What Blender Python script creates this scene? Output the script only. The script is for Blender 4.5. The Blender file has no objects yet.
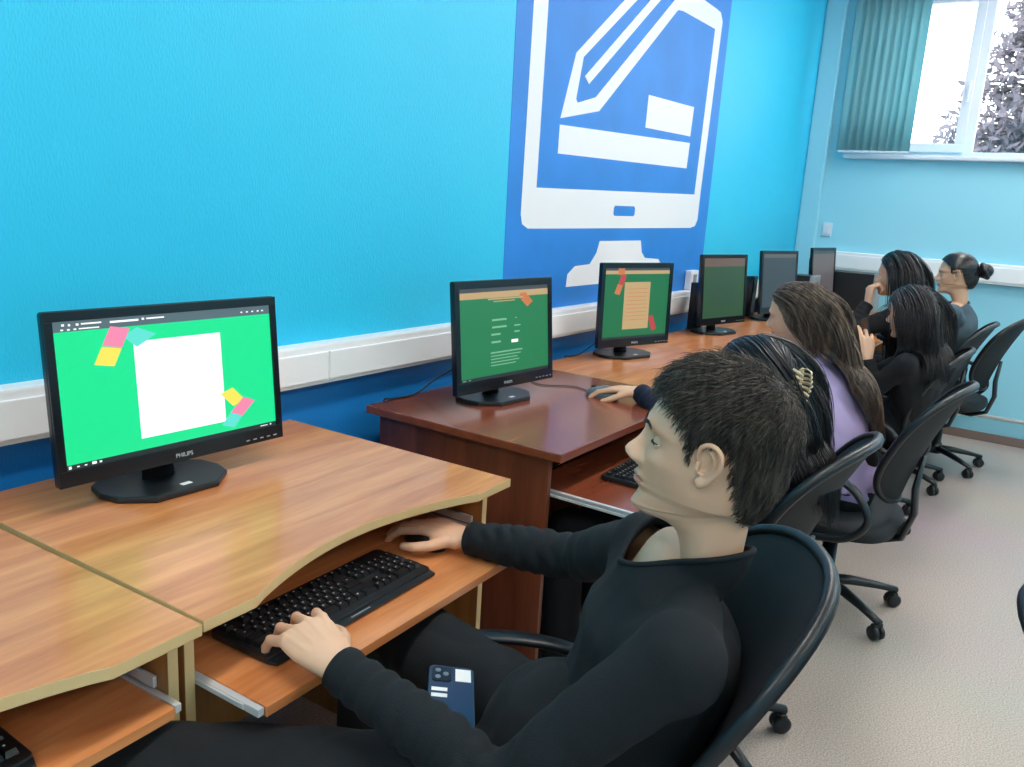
import bpy, bmesh, math, random
import numpy as np
from mathutils import Vector, Matrix

S = bpy.context.scene
COL = S.collection
PI = math.pi

# ---------------------------------------------------------------- camera
CAM_POS = Vector((0.0, -1.635, 1.332))
yaw, pitch, roll, FPX = 0.586, -0.22, 0.062, 820.0
fwd = Vector((math.cos(pitch)*math.cos(yaw), math.cos(pitch)*math.sin(yaw), math.sin(pitch)))
rt = fwd.cross(Vector((0, 0, 1))).normalized()
up = rt.cross(fwd)
c_, s_ = math.cos(roll), math.sin(roll)
rt2 = rt*c_ + up*s_
up2 = up*c_ - rt*s_
cam_d = bpy.data.cameras.new('camera')
cam_d.sensor_width = 36.0
cam_d.lens = FPX/1024*36.0
cam_d.clip_start = 0.02
cam = bpy.data.objects.new('camera', cam_d)
COL.objects.link(cam)
m3 = Matrix((rt2, up2, -fwd)).transposed()
cam.matrix_world = Matrix.Translation(CAM_POS) @ m3.to_4x4()
S.camera = cam

# ---------------------------------------------------------------- world, exposure
S.view_settings.view_transform = 'Standard'
S.view_settings.look = 'None'
S.view_settings.gamma = 1.0
S.view_settings.use_curve_mapping = False
S.view_settings.exposure = 0.0
W = bpy.data.worlds.new('overcast_sky')
S.world = W
W.use_nodes = True
bg = W.node_tree.nodes['Background']
bg.inputs[0].default_value = (0.86, 0.94, 1.0, 1)
bg.inputs[1].default_value = 4.5

LAMP_STRENGTH = 23.0      # ceiling luminaires (built with the room)

# ---------------------------------------------------------------- materials
def srgb(r, g, b):
    f = lambda c: (c/255/12.92) if c/255 <= 0.04045 else ((c/255+0.055)/1.055)**2.4
    return (f(r), f(g), f(b), 1.0)

def nodes_of(m):
    m.use_nodes = True
    nt = m.node_tree
    return nt, nt.nodes['Principled BSDF']

def mat(name, col, rough=0.5, metal=0.0, coat=0.0, spec=0.5, bump=None, var=None, emit=None, sss=0.0, aniso=0.0, sheen=0.0):
    """plain procedural material: optional noise colour variation var=(scale, amount) and bump=(scale, strength[, stretch])"""
    m = bpy.data.materials.new(name)
    nt, b = nodes_of(m)
    b.inputs['Base Color'].default_value = col
    b.inputs['Roughness'].default_value = rough
    b.inputs['Metallic'].default_value = metal
    b.inputs['Coat Weight'].default_value = coat
    b.inputs['Coat Roughness'].default_value = 0.12
    b.inputs['Specular IOR Level'].default_value = spec
    b.inputs['Anisotropic'].default_value = aniso
    if sheen:
        b.inputs['Sheen Weight'].default_value = sheen
    if sss:
        b.inputs['Subsurface Weight'].default_value = sss
        b.inputs['Subsurface Radius'].default_value = (0.012, 0.005, 0.003)
        b.inputs['Subsurface Scale'].default_value = 0.6
    tc = nt.nodes.new('ShaderNodeTexCoord')
    if var:
        n = nt.nodes.new('ShaderNodeTexNoise'); n.inputs['Scale'].default_value = var[0]; n.inputs['Detail'].default_value = 4
        nt.links.new(tc.outputs['Object'], n.inputs['Vector'])
        mx = nt.nodes.new('ShaderNodeMix'); mx.data_type = 'RGBA'
        a = var[1]
        mx.inputs[6].default_value = tuple(c*(1-a) for c in col[:3])+(1,)
        mx.inputs[7].default_value = tuple(min(1, c*(1+a)) for c in col[:3])+(1,)
        nt.links.new(n.outputs['Fac'], mx.inputs[0])
        nt.links.new(mx.outputs[2], b.inputs['Base Color'])
    if bump:
        n = nt.nodes.new('ShaderNodeTexNoise'); n.inputs['Scale'].default_value = bump[0]; n.inputs['Detail'].default_value = 5
        if len(bump) > 2:
            mp = nt.nodes.new('ShaderNodeMapping'); mp.inputs['Scale'].default_value = bump[2]
            nt.links.new(tc.outputs['Object'], mp.inputs['Vector']); nt.links.new(mp.outputs[0], n.inputs['Vector'])
        else:
            nt.links.new(tc.outputs['Object'], n.inputs['Vector'])
        bp = nt.nodes.new('ShaderNodeBump'); bp.inputs['Strength'].default_value = bump[1]; bp.inputs['Distance'].default_value = 0.003
        nt.links.new(n.outputs['Fac'], bp.inputs['Height']); nt.links.new(bp.outputs[0], b.inputs['Normal'])
    if emit:
        b.inputs['Emission Color'].default_value = emit[0]
        b.inputs['Emission Strength'].default_value = emit[1]
    return m

def wood(name, dark, light, rough=0.28, scale=(1.2, 11.0, 11.0), coat=0.35):
    m = bpy.data.materials.new(name)
    nt, b = nodes_of(m)
    tc = nt.nodes.new('ShaderNodeTexCoord')
    mp = nt.nodes.new('ShaderNodeMapping'); mp.inputs['Scale'].default_value = scale
    n1 = nt.nodes.new('ShaderNodeTexNoise'); n1.inputs['Scale'].default_value = 1.6; n1.inputs['Detail'].default_value = 7; n1.inputs['Distortion'].default_value = 0.6
    n2 = nt.nodes.new('ShaderNodeTexNoise'); n2.inputs['Scale'].default_value = 9; n2.inputs['Detail'].default_value = 5
    ad = nt.nodes.new('ShaderNodeMath'); ad.operation = 'MULTIPLY_ADD'; ad.inputs[1].default_value = 0.3
    cr = nt.nodes.new('ShaderNodeValToRGB')
    cr.color_ramp.elements[0].position = 0.42; cr.color_ramp.elements[0].color = dark
    cr.color_ramp.elements[1].position = 0.85; cr.color_ramp.elements[1].color = light
    nt.links.new(tc.outputs['Object'], mp.inputs['Vector'])
    nt.links.new(mp.outputs[0], n1.inputs['Vector']); nt.links.new(mp.outputs[0], n2.inputs['Vector'])
    nt.links.new(n2.outputs['Fac'], ad.inputs[0]); nt.links.new(n1.outputs['Fac'], ad.inputs[2])
    nt.links.new(ad.outputs[0], cr.inputs[0]); nt.links.new(cr.outputs[0], b.inputs['Base Color'])
    b.inputs['Roughness'].default_value = rough
    b.inputs['Coat Weight'].default_value = coat
    b.inputs['Coat Roughness'].default_value = 0.16
    return m

def wallpaint(name, col, col2, weave=260.0, strength=0.35, rough=0.45, lower_tone=None):
    """emulsion over woven glass-fibre wallpaper: diagonal weave bump and slight patchiness"""
    m = bpy.data.materials.new(name)
    nt, b = nodes_of(m)
    tc = nt.nodes.new('ShaderNodeTexCoord')
    n = nt.nodes.new('ShaderNodeTexNoise'); n.inputs['Scale'].default_value = 1.3; n.inputs['Detail'].default_value = 3
    mx = nt.nodes.new('ShaderNodeMix'); mx.data_type = 'RGBA'
    mx.inputs[6].default_value = col; mx.inputs[7].default_value = col2
    nt.links.new(tc.outputs['Object'], n.inputs['Vector']); nt.links.new(n.outputs['Fac'], mx.inputs[0])
    out = mx.outputs[2]
    if lower_tone:                                   # deeper blue tone below the trunking
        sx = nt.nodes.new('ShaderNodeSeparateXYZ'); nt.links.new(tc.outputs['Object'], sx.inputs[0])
        lt = nt.nodes.new('ShaderNodeMath'); lt.operation = 'LESS_THAN'; lt.inputs[1].default_value = lower_tone[0]; nt.links.new(sx.outputs['Z'], lt.inputs[0])
        m2 = nt.nodes.new('ShaderNodeMix'); m2.data_type = 'RGBA'; m2.inputs[7].default_value = lower_tone[1]
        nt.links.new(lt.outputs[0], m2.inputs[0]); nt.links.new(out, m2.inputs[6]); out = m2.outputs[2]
    nt.links.new(out, b.inputs['Base Color'])
    mp = nt.nodes.new('ShaderNodeMapping'); mp.inputs['Rotation'].default_value = (0, math.radians(38), 0)
    mp.inputs['Scale'].default_value = (1.0, 1.0, 0.35)
    v = nt.nodes.new('ShaderNodeTexVoronoi'); v.inputs['Scale'].default_value = weave
    nt.links.new(tc.outputs['Object'], mp.inputs['Vector']); nt.links.new(mp.outputs[0], v.inputs['Vector'])
    bp = nt.nodes.new('ShaderNodeBump'); bp.inputs['Strength'].default_value = strength; bp.inputs['Distance'].default_value = 0.002
    nt.links.new(v.outputs['Distance'], bp.inputs['Height']); nt.links.new(bp.outputs[0], b.inputs['Normal'])
    b.inputs['Roughness'].default_value = rough
    return m

def emission(name, col, st=1.0):
    m = bpy.data.materials.new(name)
    nt, b = nodes_of(m)
    b.inputs['Base Color'].default_value = (0.01, 0.01, 0.01, 1)
    b.inputs['Roughness'].default_value = 0.35
    b.inputs['Emission Color'].default_value = col
    b.inputs['Emission Strength'].default_value = st
    return m

M = {}
M['wall_blue'] = wallpaint('wall_blue', srgb(34, 192, 240), srgb(48, 208, 242), lower_tone=(.88, srgb(24, 128, 206)))
M['wall_pale'] = wallpaint('wall_pale', srgb(150, 218, 238), srgb(160, 224, 242), 200, 0.15)
M['white_wall'] = mat('white_plaster', srgb(225, 228, 230), 0.8)
M['ceiling'] = mat('ceiling_white', srgb(235, 236, 236), 0.9)
M['mural_blue'] = mat('mural_blue_paint', srgb(24, 130, 220), 0.5, var=(3.5, 0.22), bump=(160, 0.2))
M['mural_white'] = mat('mural_white_paint', srgb(238, 240, 244), 0.5, bump=(160, 0.2))
M['trunk'] = mat('white_plastic_trunking', srgb(244, 246, 248), 0.35)
M['pvc'] = mat('white_pvc', srgb(225, 230, 240), 0.3)
M['orange_wood'] = wood('honey_alder_laminate', srgb(186, 106, 56), srgb(228, 154, 98))
M['red_wood'] = wood('cherry_laminate', srgb(122, 60, 40), srgb(142, 73, 48), 0.25)
M['red_panel'] = wood('cherry_laminate_upright', srgb(92, 44, 30), srgb(134, 72, 48), 0.35, (11.0, 11.0, 1.2))
M['orange_panel'] = wood('honey_alder_upright', srgb(150, 92, 46), srgb(190, 128, 70), 0.35, (11.0, 11.0, 1.2))
M['edge'] = mat('cream_edge_banding', srgb(216, 186, 134), 0.4)
M['steel'] = mat('galvanised_steel', srgb(222, 224, 226), 0.35, 0.35)
M['black_plastic'] = mat('black_plastic', srgb(24, 27, 31), 0.38, bump=(400, 0.06))
M['bezel'] = mat('gloss_black_plastic', srgb(16, 20, 26), 0.22)
M['key'] = mat('keycap_black', srgb(24, 25, 28), 0.4)
M['legend'] = mat('keycap_print_white', srgb(210, 210, 210), 0.5)
M['chair_fabric'] = mat('black_chair_mesh', srgb(16, 22, 27), 0.7, bump=(700, 0.4))
M['chair_plastic'] = mat('chair_black_plastic', srgb(20, 25, 30), 0.38)
M['white_label'] = mat('white_label', srgb(235, 235, 235), 0.5)
M['silver'] = mat('silver_plastic', srgb(170, 176, 182), 0.35, 0.4)
M['logo'] = mat('logo_silver_print', srgb(200, 205, 210), 0.3, 0.3)

def floor_mat():
    m = bpy.data.materials.new('speckled_linoleum')
    nt, b = nodes_of(m)
    tc = nt.nodes.new('ShaderNodeTexCoord')
    n = nt.nodes.new('ShaderNodeTexNoise'); n.inputs['Scale'].default_value = 210; n.inputs['Detail'].default_value = 2
    n2 = nt.nodes.new('ShaderNodeTexNoise'); n2.inputs['Scale'].default_value = 1.2
    cr = nt.nodes.new('ShaderNodeValToRGB'); cr.color_ramp.elements[0].position = 0.35; cr.color_ramp.elements[1].position = 0.65
    cr.color_ramp.elements[0].color = srgb(166, 148, 140); cr.color_ramp.elements[1].color = srgb(204, 191, 184)
    mx = nt.nodes.new('ShaderNodeMix'); mx.data_type = 'RGBA'; mx.blend_type = 'MULTIPLY'; mx.inputs[0].default_value = 0.25
    nt.links.new(tc.outputs['Object'], n.inputs['Vector']); nt.links.new(tc.outputs['Object'], n2.inputs['Vector'])
    nt.links.new(n.outputs['Fac'], cr.inputs[0]); nt.links.new(cr.outputs[0], mx.inputs[6]); nt.links.new(n2.outputs['Color'], mx.inputs[7])
    nt.links.new(mx.outputs[2], b.inputs['Base Color'])
    b.inputs['Roughness'].default_value = 0.42
    return m
M['floor'] = floor_mat()

def glass_mat():
    m = bpy.data.materials.new('window_glass')
    m.use_nodes = True; nt = m.node_tree; nt.nodes.clear()
    o = nt.nodes.new('ShaderNodeOutputMaterial'); t = nt.nodes.new('ShaderNodeBsdfTransparent'); g = nt.nodes.new('ShaderNodeBsdfGlossy')
    g.inputs['Roughness'].default_value = 0.02; mx = nt.nodes.new('ShaderNodeMixShader'); mx.inputs[0].default_value = 0.06
    nt.links.new(t.outputs[0], mx.inputs[1]); nt.links.new(g.outputs[0], mx.inputs[2]); nt.links.new(mx.outputs[0], o.inputs[0])
    return m
M['glass'] = glass_mat()

def blind_mat():
    m = bpy.data.materials.new('teal_blind_fabric')
    m.use_nodes = True; nt = m.node_tree; nt.nodes.clear()
    o = nt.nodes.new('ShaderNodeOutputMaterial'); d = nt.nodes.new('ShaderNodeBsdfDiffuse'); t = nt.nodes.new('ShaderNodeBsdfTranslucent')
    d.inputs[0].default_value = srgb(176, 212, 216); t.inputs[0].default_value = srgb(168, 214, 218)
    mx = nt.nodes.new('ShaderNodeMixShader'); mx.inputs[0].default_value = 0.55
    nt.links.new(d.outputs[0], mx.inputs[1]); nt.links.new(t.outputs[0], mx.inputs[2]); nt.links.new(mx.outputs[0], o.inputs[0])
    return m
M['blind'] = blind_mat()

# ---------------------------------------------------------------- mesh helpers
def link(name, me, mats, parent=None, loc=None):
    o = bpy.data.objects.new(name, me)
    COL.objects.link(o)
    for m in (mats if isinstance(mats, (list, tuple)) else [mats]):
        if m.name not in [x.name for x in me.materials if x]:
            me.materials.append(m)
    if parent is not None:
        o.parent = parent
    if loc is not None:
        o.location = loc
    return o

class G:
    """collects shapes into one mesh"""
    def __init__(s):
        s.v = []; s.f = []; s.mi = []; s.sm = []
    def add(s, vs, fs, mi=0, smooth=False, X=None):
        k = len(s.v)
        if X is not None:
            vs = [X @ Vector(v) for v in vs]
        s.v += [tuple(v) for v in vs]
        s.f += [tuple(i+k for i in f) for f in fs]
        s.mi += [mi]*len(fs); s.sm += [smooth]*len(fs)
        return s
    def box(s, x0, x1, y0, y1, z0, z1, bev=0.0, mi=0, X=None, seg=2):
        bm = bmesh.new()
        bmesh.ops.create_cube(bm, size=1.0)
        for v in bm.verts:
            v.co = Vector(((x0+x1)/2+v.co.x*(x1-x0), (y0+y1)/2+v.co.y*(y1-y0), (z0+z1)/2+v.co.z*(z1-z0)))
        if bev > 0:
            bmesh.ops.bevel(bm, geom=bm.edges[:]+bm.verts[:], offset=bev, segments=seg, profile=0.6, affect='EDGES')
        bm.verts.index_update()
        s.add([v.co.copy() for v in bm.verts], [[v.index for v in f.verts] for f in bm.faces], mi, False, X)
        bm.free()
        return s
    def prism(s, poly, z0, z1, mi=0, X=None, smooth=False, bev=0.0, side_mi=None):
        bm = bmesh.new()
        vs = [bm.verts.new((p[0], p[1], z0)) for p in poly]
        f = bm.faces.new(vs)
        r = bmesh.ops.extrude_face_region(bm, geom=[f])
        for g in r['geom']:
            if isinstance(g, bmesh.types.BMVert):
                g.co.z = z1
        bmesh.ops.recalc_face_normals(bm, faces=bm.faces[:])
        if bev > 0:
            es = [e for e in bm.edges if abs(e.verts[0].co.z-e.verts[1].co.z) < 1e-7]
            bmesh.ops.bevel(bm, geom=es, offset=bev, segments=2, profile=0.6, affect='EDGES')
        bm.verts.index_update()
        k = len(s.v)
        pts = [v.co.copy() for v in bm.verts]
        if X is not None:
            pts = [X @ p for p in pts]
        s.v += [tuple(p) for p in pts]
        for fc in bm.faces:
            s.f.append(tuple(v.index+k for v in fc.verts))
            s.mi.append(side_mi if (side_mi is not None and abs(fc.normal.z) < 0.5) else mi)
            s.sm.append(smooth and abs(fc.normal.z) < 0.5)
        bm.free()
        return s
    def tube(s, path, rad, n=10, mi=0, ref=(0, 0, 1), closed=False, cap=True, smooth=True):
        """sweep an ellipse along a path; rad = r or (a, b) or a list of them; a lies along ref-ish side direction"""
        P = [Vector(p) for p in path]
        L = len(P)
        R = rad if isinstance(rad, list) else [rad]*L
        R = [(r, r) if not isinstance(r, (tuple, list)) else r for r in R]
        vs = []
        prev = None
        for i in range(L):
            if closed:
                t = (P[(i+1) % L]-P[i-1]).normalized()
            else:
                t = (P[min(i+1, L-1)]-P[max(i-1, 0)]).normalized()
            if prev is None:
                u = Vector(ref)
                u = (u-t*u.dot(t))
                if u.length < 1e-4:
                    u = Vector((1, 0, 0)); u = u-t*u.dot(t)
                u.normalize()
            else:
                u = prev-t*prev.dot(t); u.normalize()
            prev = u
            w = t.cross(u)
            a, b = R[i]
            for k in range(n):
                an = 2*PI*k/n
                vs.append(P[i]+u*(a*math.cos(an))+w*(b*math.sin(an)))
        fs = []
        for i in range(L if closed else L-1):
            for k in range(n):
                j = (i+1) % L
                fs.append((i*n+k, i*n+(k+1) % n, j*n+(k+1) % n, j*n+k))
        if cap and not closed:
            fs.append(tuple(range(n))[::-1]); fs.append(tuple((L-1)*n+k for k in range(n)))
        return s.add(vs, fs, mi, smooth)
    def lathe(s, prof, n=24, mi=0, X=None, smooth=True):
        vs = []; fs = []
        for r, z in prof:
            for k in range(n):
                a = 2*PI*k/n
                vs.append((r*math.cos(a), r*math.sin(a), z))
        for i in range(len(prof)-1):
            for k in range(n):
                fs.append((i*n+k, i*n+(k+1) % n, (i+1)*n+(k+1) % n, (i+1)*n+k))
        fs.append(tuple(range(n))[::-1]); fs.append(tuple((len(prof)-1)*n+k for k in range(n)))
        return s.add(vs, fs, mi, smooth, X)
    def ball(s, c, r, n=16, mi=0, R=None):
        r = r if isinstance(r, (tuple, list)) else (r, r, r)
        vs = []; fs = []
        h = n//2+1
        for i in range(1, h):
            ph = PI*i/h
            for k in range(n):
                a = 2*PI*k/n
                p = Vector((r[0]*math.sin(ph)*math.cos(a), r[1]*math.sin(ph)*math.sin(a), r[2]*math.cos(ph)))
                if R is not None: p = R @ p
                vs.append(p+Vector(c))
        for i in range(h-2):
            for k in range(n):
                fs.append((i*n+k, (i+1)*n+k, (i+1)*n+(k+1) % n, i*n+(k+1) % n))
        t = Vector((0, 0, r[2]))
        if R is not None: t = R @ t
        vs.append(Vector(c)+t); vs.append(Vector(c)-t)
        a = len(vs)-2
        for k in range(n):
            fs.append((a, k, (k+1) % n)); fs.append((a+1, (h-2)*n+(k+1) % n, (h-2)*n+k))
        return s.add(vs, fs, mi, True)
    def cap(s, p0, r0, p1, r1, n=14):
        """tapered capsule"""
        p0 = Vector(p0); p1 = Vector(p1)
        d = p1-p0; L = max(d.length, 1e-6); t = d/L
        path = []; rad = []
        for a in (80, 60, 40, 20):
            path.append(p0-t*(r0*math.sin(math.radians(a)))); rad.append(r0*math.cos(math.radians(a)))
        for k in range(5):
            q = k/4; path.append(p0.lerp(p1, q)); rad.append(r0+(r1-r0)*q)
        for a in (20, 40, 60, 80):
            path.append(p1+t*(r1*math.sin(math.radians(a)))); rad.append(r1*math.cos(math.radians(a)))
        return s.tube(path, rad, n)
    def mesh(s, name):
        me = bpy.data.meshes.new(name)
        me.from_pydata(s.v, [], s.f)
        me.update()
        me.polygons.foreach_set('material_index', s.mi)
        me.polygons.foreach_set('use_smooth', s.sm)
        return me
    def build(s, name, mats, parent=None, loc=None):
        return link(name, s.mesh(name), mats, parent, loc)

def tag(o, label=None, cat=None, group=None, kind=None):
    if label: o['label'] = label
    if cat: o['category'] = cat
    if group: o['group'] = group
    if kind: o['kind'] = kind
    return o

def empty(name, loc=(0, 0, 0), rz=0.0):
    o = bpy.data.objects.new(name, None)
    o.empty_display_size = 0.05
    COL.objects.link(o)
    o.location = loc; o.rotation_euler = (0, 0, rz)
    return o

def copy_tree(o, parent=None):
    c = o.copy(); COL.objects.link(c)
    if parent is not None: c.parent = parent
    for ch in list(o.children):
        copy_tree(ch, c)
    return c

def remeshed(g, voxel, smooth=4, fac=0.5):
    """one continuous surface from overlapping closed shapes"""
    me = g.mesh('tmp')
    o = bpy.data.objects.new('tmp', me); COL.objects.link(o)
    m = o.modifiers.new('r', 'REMESH'); m.mode = 'VOXEL'; m.voxel_size = voxel
    if smooth:
        q = o.modifiers.new('s', 'SMOOTH'); q.iterations = smooth; q.factor = fac
    dg = bpy.context.evaluated_depsgraph_get()
    dg.update()
    out = bpy.data.meshes.new_from_object(o.evaluated_get(dg))
    bpy.data.objects.remove(o); bpy.data.meshes.remove(me)
    return out

def mesh_np(me):
    v = np.empty(len(me.vertices)*3); me.vertices.foreach_get('co', v)
    n = np.empty(len(me.vertices)*3); me.vertex_normals.foreach_get('vector', n)
    return v.reshape(-1, 3), n.reshape(-1, 3)

def set_np(me, v):
    me.vertices.foreach_set('co', v.reshape(-1)); me.update()

def smoothstep(a, b, x):
    t = np.clip((x-a)/(b-a), 0, 1)
    return t*t*(3-2*t)
def text_mesh(name, s, size, m, parent, X, depth=0.0004, align='CENTER'):
    cu = bpy.data.curves.new('txt', 'FONT'); cu.body = s; cu.size = size; cu.align_x = align; cu.align_y = 'CENTER'; cu.extrude = depth
    o = bpy.data.objects.new('txt', cu); COL.objects.link(o)
    dg = bpy.context.evaluated_depsgraph_get(); dg.update()
    me = bpy.data.meshes.new_from_object(o.evaluated_get(dg))
    bpy.data.objects.remove(o)
    me.transform(X)
    me.name = name
    return link(name, me, m, parent)
# ================================================================ the room
X0, X1, Y0, YR, ZC = -2.6, 5.97, 0.0, -5.2, 2.95
def struct(name, g, m, parent=None):
    o = g.build(name, m, parent)
    if parent is None: o['kind'] = 'structure'
    return o
struct('floor', G().box(X0-.1, X1+.25, YR-.1, Y0+.1, -.1, 0), M['floor'])
struct('ceiling', G().box(X0-.1, X1+.25, YR-.1, Y0+.1, ZC, ZC+.1), M['ceiling'])
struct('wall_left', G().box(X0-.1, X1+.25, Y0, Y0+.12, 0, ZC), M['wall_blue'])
struct('wall_right', G().box(X0-.1, X1+.25, YR-.12, YR, 0, ZC), M['wall_pale'])
struct('wall_back', G().box(X0-.12, X0, YR, Y0, 0, ZC), M['wall_pale'])
# end wall with two window openings
WZ0, WZ1 = 1.765, 2.78
w = G()
w.box(X1, X1+.3, YR, Y0, 0, WZ0)
w.box(X1, X1+.3, YR, Y0, WZ1, ZC)
w.box(X1, X1+.3, -.26, Y0, WZ0, WZ1)
w.box(X1, X1+.3, -2.9, -2.45, WZ0, WZ1)
w.box(X1, X1+.3, YR, -4.9, WZ0, WZ1)
struct('wall_end', w, M['wall_pale'])
# boxed pipe casing in the corner
struct('trim_1', G().box(X1-.05, X1+.001, -.13, -.0005, 0, ZC, .012), M['wall_pale'])
# skirting strip at the end wall and left wall
struct('baseboard_end', G().box(X1-.018, X1, YR, 0, 0, .055, .004), mat('skirting_brown', srgb(134, 112, 104), .5))
struct('baseboard_left', G().box(X0, X1-.05, -.015, 0, 0, .055, .004), M['trunk'])

def window(name, y0, y1):
    fr = G()
    xa, xb = X1+.10, X1+.16
    z0, z1 = WZ0, WZ1
    def frame(ya, yb, za, zb, t, xa=xa, xb=xb):
        fr.box(xa, xb, ya, yb, za, za+t, .004); fr.box(xa, xb, ya, yb, zb-t, zb, .004)
        fr.box(xa, xb, ya, ya+t, za+t, zb-t, .004); fr.box(xa, xb, yb-t, yb, za+t, zb-t, .004)
    frame(y0, y1, z0, z1, .035)
    ys = [y1-.035, y1-.035-.60, y0+.035+.62, y0+.035]
    m1, m2 = y1-.69, y0+.66
    fr.box(xa, xb, m1-.03, m1+.03, z0+.03, z1-.03, .004)
    fr.box(xa, xb, m2-.03, m2+.03, z0+.03, z1-.03, .004)
    frame(m1+.02, y1-.03, z0+.03, z1-.03, .055, xa-.02, xb-.012)   # opening casement nearest the corner
    frame(y0+.03, m2-.02, z0+.03, z1-.03, .055, xa-.02, xb-.012)
    o = struct(name, fr, M['pvc'])
    p = G()
    p.box(xa+.018, xa+.022, m1+.07, y1-.08, z0+.08, z1-.08)
    p.box(xa+.018, xa+.022, m2+.025, m1-.025, z0+.03, z1-.03)
    p.box(xa+.018, xa+.022, y0+.08, m2-.07, z0+.08, z1-.08)
    p.build('pane', M['glass'], o)
    h = G().box(xa-.034, xa-.02, m1+.032, m1+.052, 2.16, 2.23, .004).box(xa-.05, xa-.034, m1+.035, m1+.049, 2.10, 2.215, .004)
    h.build('window_handle', M['pvc'], o)
    s = G().box(X1-.06, X1+.13, y0-.02, y1+.02, z0-.028, z0-.001, .008)
    s.build('window_sill', M['pvc'], o)
window('window_1', -2.45, -.26)
window('window_2', -4.9, -2.9)

# cable trunking along the blue wall, with its cover seams
t = G()
t.box(-2.55, X1-.06, -.05, -.0002, .826, .934, .006)
o = t.build('cable_trunking', M['trunk'])
tag(o, 'long white plastic cable trunking fixed along the blue wall behind the monitors', 'cable trunking')
t = G()
for i, x in enumerate((-2.5, -.5, 1.5, 3.5)):
    t.box(x+.004, min(x+1.996, X1-.07) if i < 3 else X1-.07, -.056, -.0497, .838, .914, .0025)
t.build('trunking_cover', M['trunk'], o)
# white band on the end wall
o = G().box(X1-.05, X1-.0002, -4.6, -.19, 1.0, 1.125, .008).build('cable_trunking', M['trunk'])
tag(o, 'white trunking running across the pale end wall below the window', 'cable trunking')
G().box(X1-.056, X1-.0496, -4.59, -.20, 1.015, 1.105, .003).build('trunking_cover', M['trunk'], o)
# heating pipe low on the end wall
g = G().tube([(X1-.045, -4.5, .17), (X1-.045, -1.18, .17)], .013, 12)
for y in (-1.25, -2.2, -3.2, -4.2):
    g.box(X1-.05, X1-.0002, y-.008, y+.008, .155, .185, .003)
g.box(X1-.06, X1-.03, -1.20, -1.16, .145, .195, .008)
o = g.build('heating_pipe', mat('white_pipe_paint', srgb(232, 232, 228), .3))
tag(o, 'thin white heating pipe running low along the pale end wall', 'pipe')
# switch on the end wall
o = G().box(X1-.012, X1-.0002, -.225, -.165, 1.22, 1.31, .004).build('light_switch', M['pvc'])
tag(o, 'small white switch on the pale end wall near the corner', 'light switch')
G().box(X1-.017, X1-.0115, -.21, -.18, 1.235, 1.295, .003).build('rocker', M['pvc'], o)
# socket box above the trunking
o = G().box(4.0, 4.10, -.035, -.0015, .936, 1.035, .006).build('wall_socket', M['trunk'])
tag(o, 'small white socket box on the mural edge above the trunking beside the fourth monitor', 'wall socket')
G().box(4.03, 4.07, -.04, -.034, .975, 1.015, .004).build('socket_face', M['silver'], o)

# vertical fabric blind over the left of the window
o = empty('vertical_blind', (X1-.105, -.43, 1.77))
tag(o, 'teal vertical fabric blind drawn to the left side of the window', 'blind')
G().box(-.02, .02, -2.1, .24, 1.02, 1.055, .004).build('head_rail', M['pvc'], o)
rnd = random.Random(4)
for i in range(9):
    y = .19-i*.0475
    a = math.radians(28+rnd.uniform(-14, 14))
    g = G()
    vs = []; n = 9
    for zz in (0.012, .33, .68, 1.02):
        for k in range(n):
            q = k/(n-1)-.5
            u = q*.082; b = .007*math.cos(q*PI)+.002*math.sin(zz*9+i)
            vs.append((math.sin(a)*u*.7+b, y+math.cos(a)*u+0, zz))
    fs = [(r*n+k, r*n+k+1, (r+1)*n+k+1, (r+1)*n+k) for r in range(3) for k in range(n-1)]
    g.add(vs, fs, 0, True)
    s_ = g.build('blind_slat', M['blind'], o)
    sd = s_.modifiers.new('t', 'SOLIDIFY'); sd.thickness = .0012
    G().box(-.004, .010, y-.026, y+.026, .0, .014, .003).build('slat_weight', M['pvc'], o)
G().tube([(0.012, .22-.0462*k, .006-.006*abs(math.sin(k*PI/2))) for k in range(10)], .0028, 6).build('bead_chain', M['pvc'], o)

# ceiling luminaires
M['lamp'] = emission('fluorescent_diffuser', (1.0, 0.955, 0.885, 1), LAMP_STRENGTH)
for i, x in enumerate((-1.3, 0.9, 3.1, 4.9)):
    for j, y in enumerate((-1.35, -3.7)):
        e = empty('ceiling_light', (x, y, ZC))
        tag(e, 'white rectangular ceiling luminaire '+('above the row of desks' if j == 0 else 'above the far side of the room'), 'ceiling light', 'ceiling luminaires above the desks' if j == 0 else 'ceiling luminaires of the far side')
        G().box(-.62, .62, -.16, .16, -.05, -.0003, .006).build('lamp_housing', M['pvc'], e)
        G().box(-.60, .60, -.14, .14, -.062, -.0495, .004).build('diffuser', M['lamp'], e)

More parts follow.
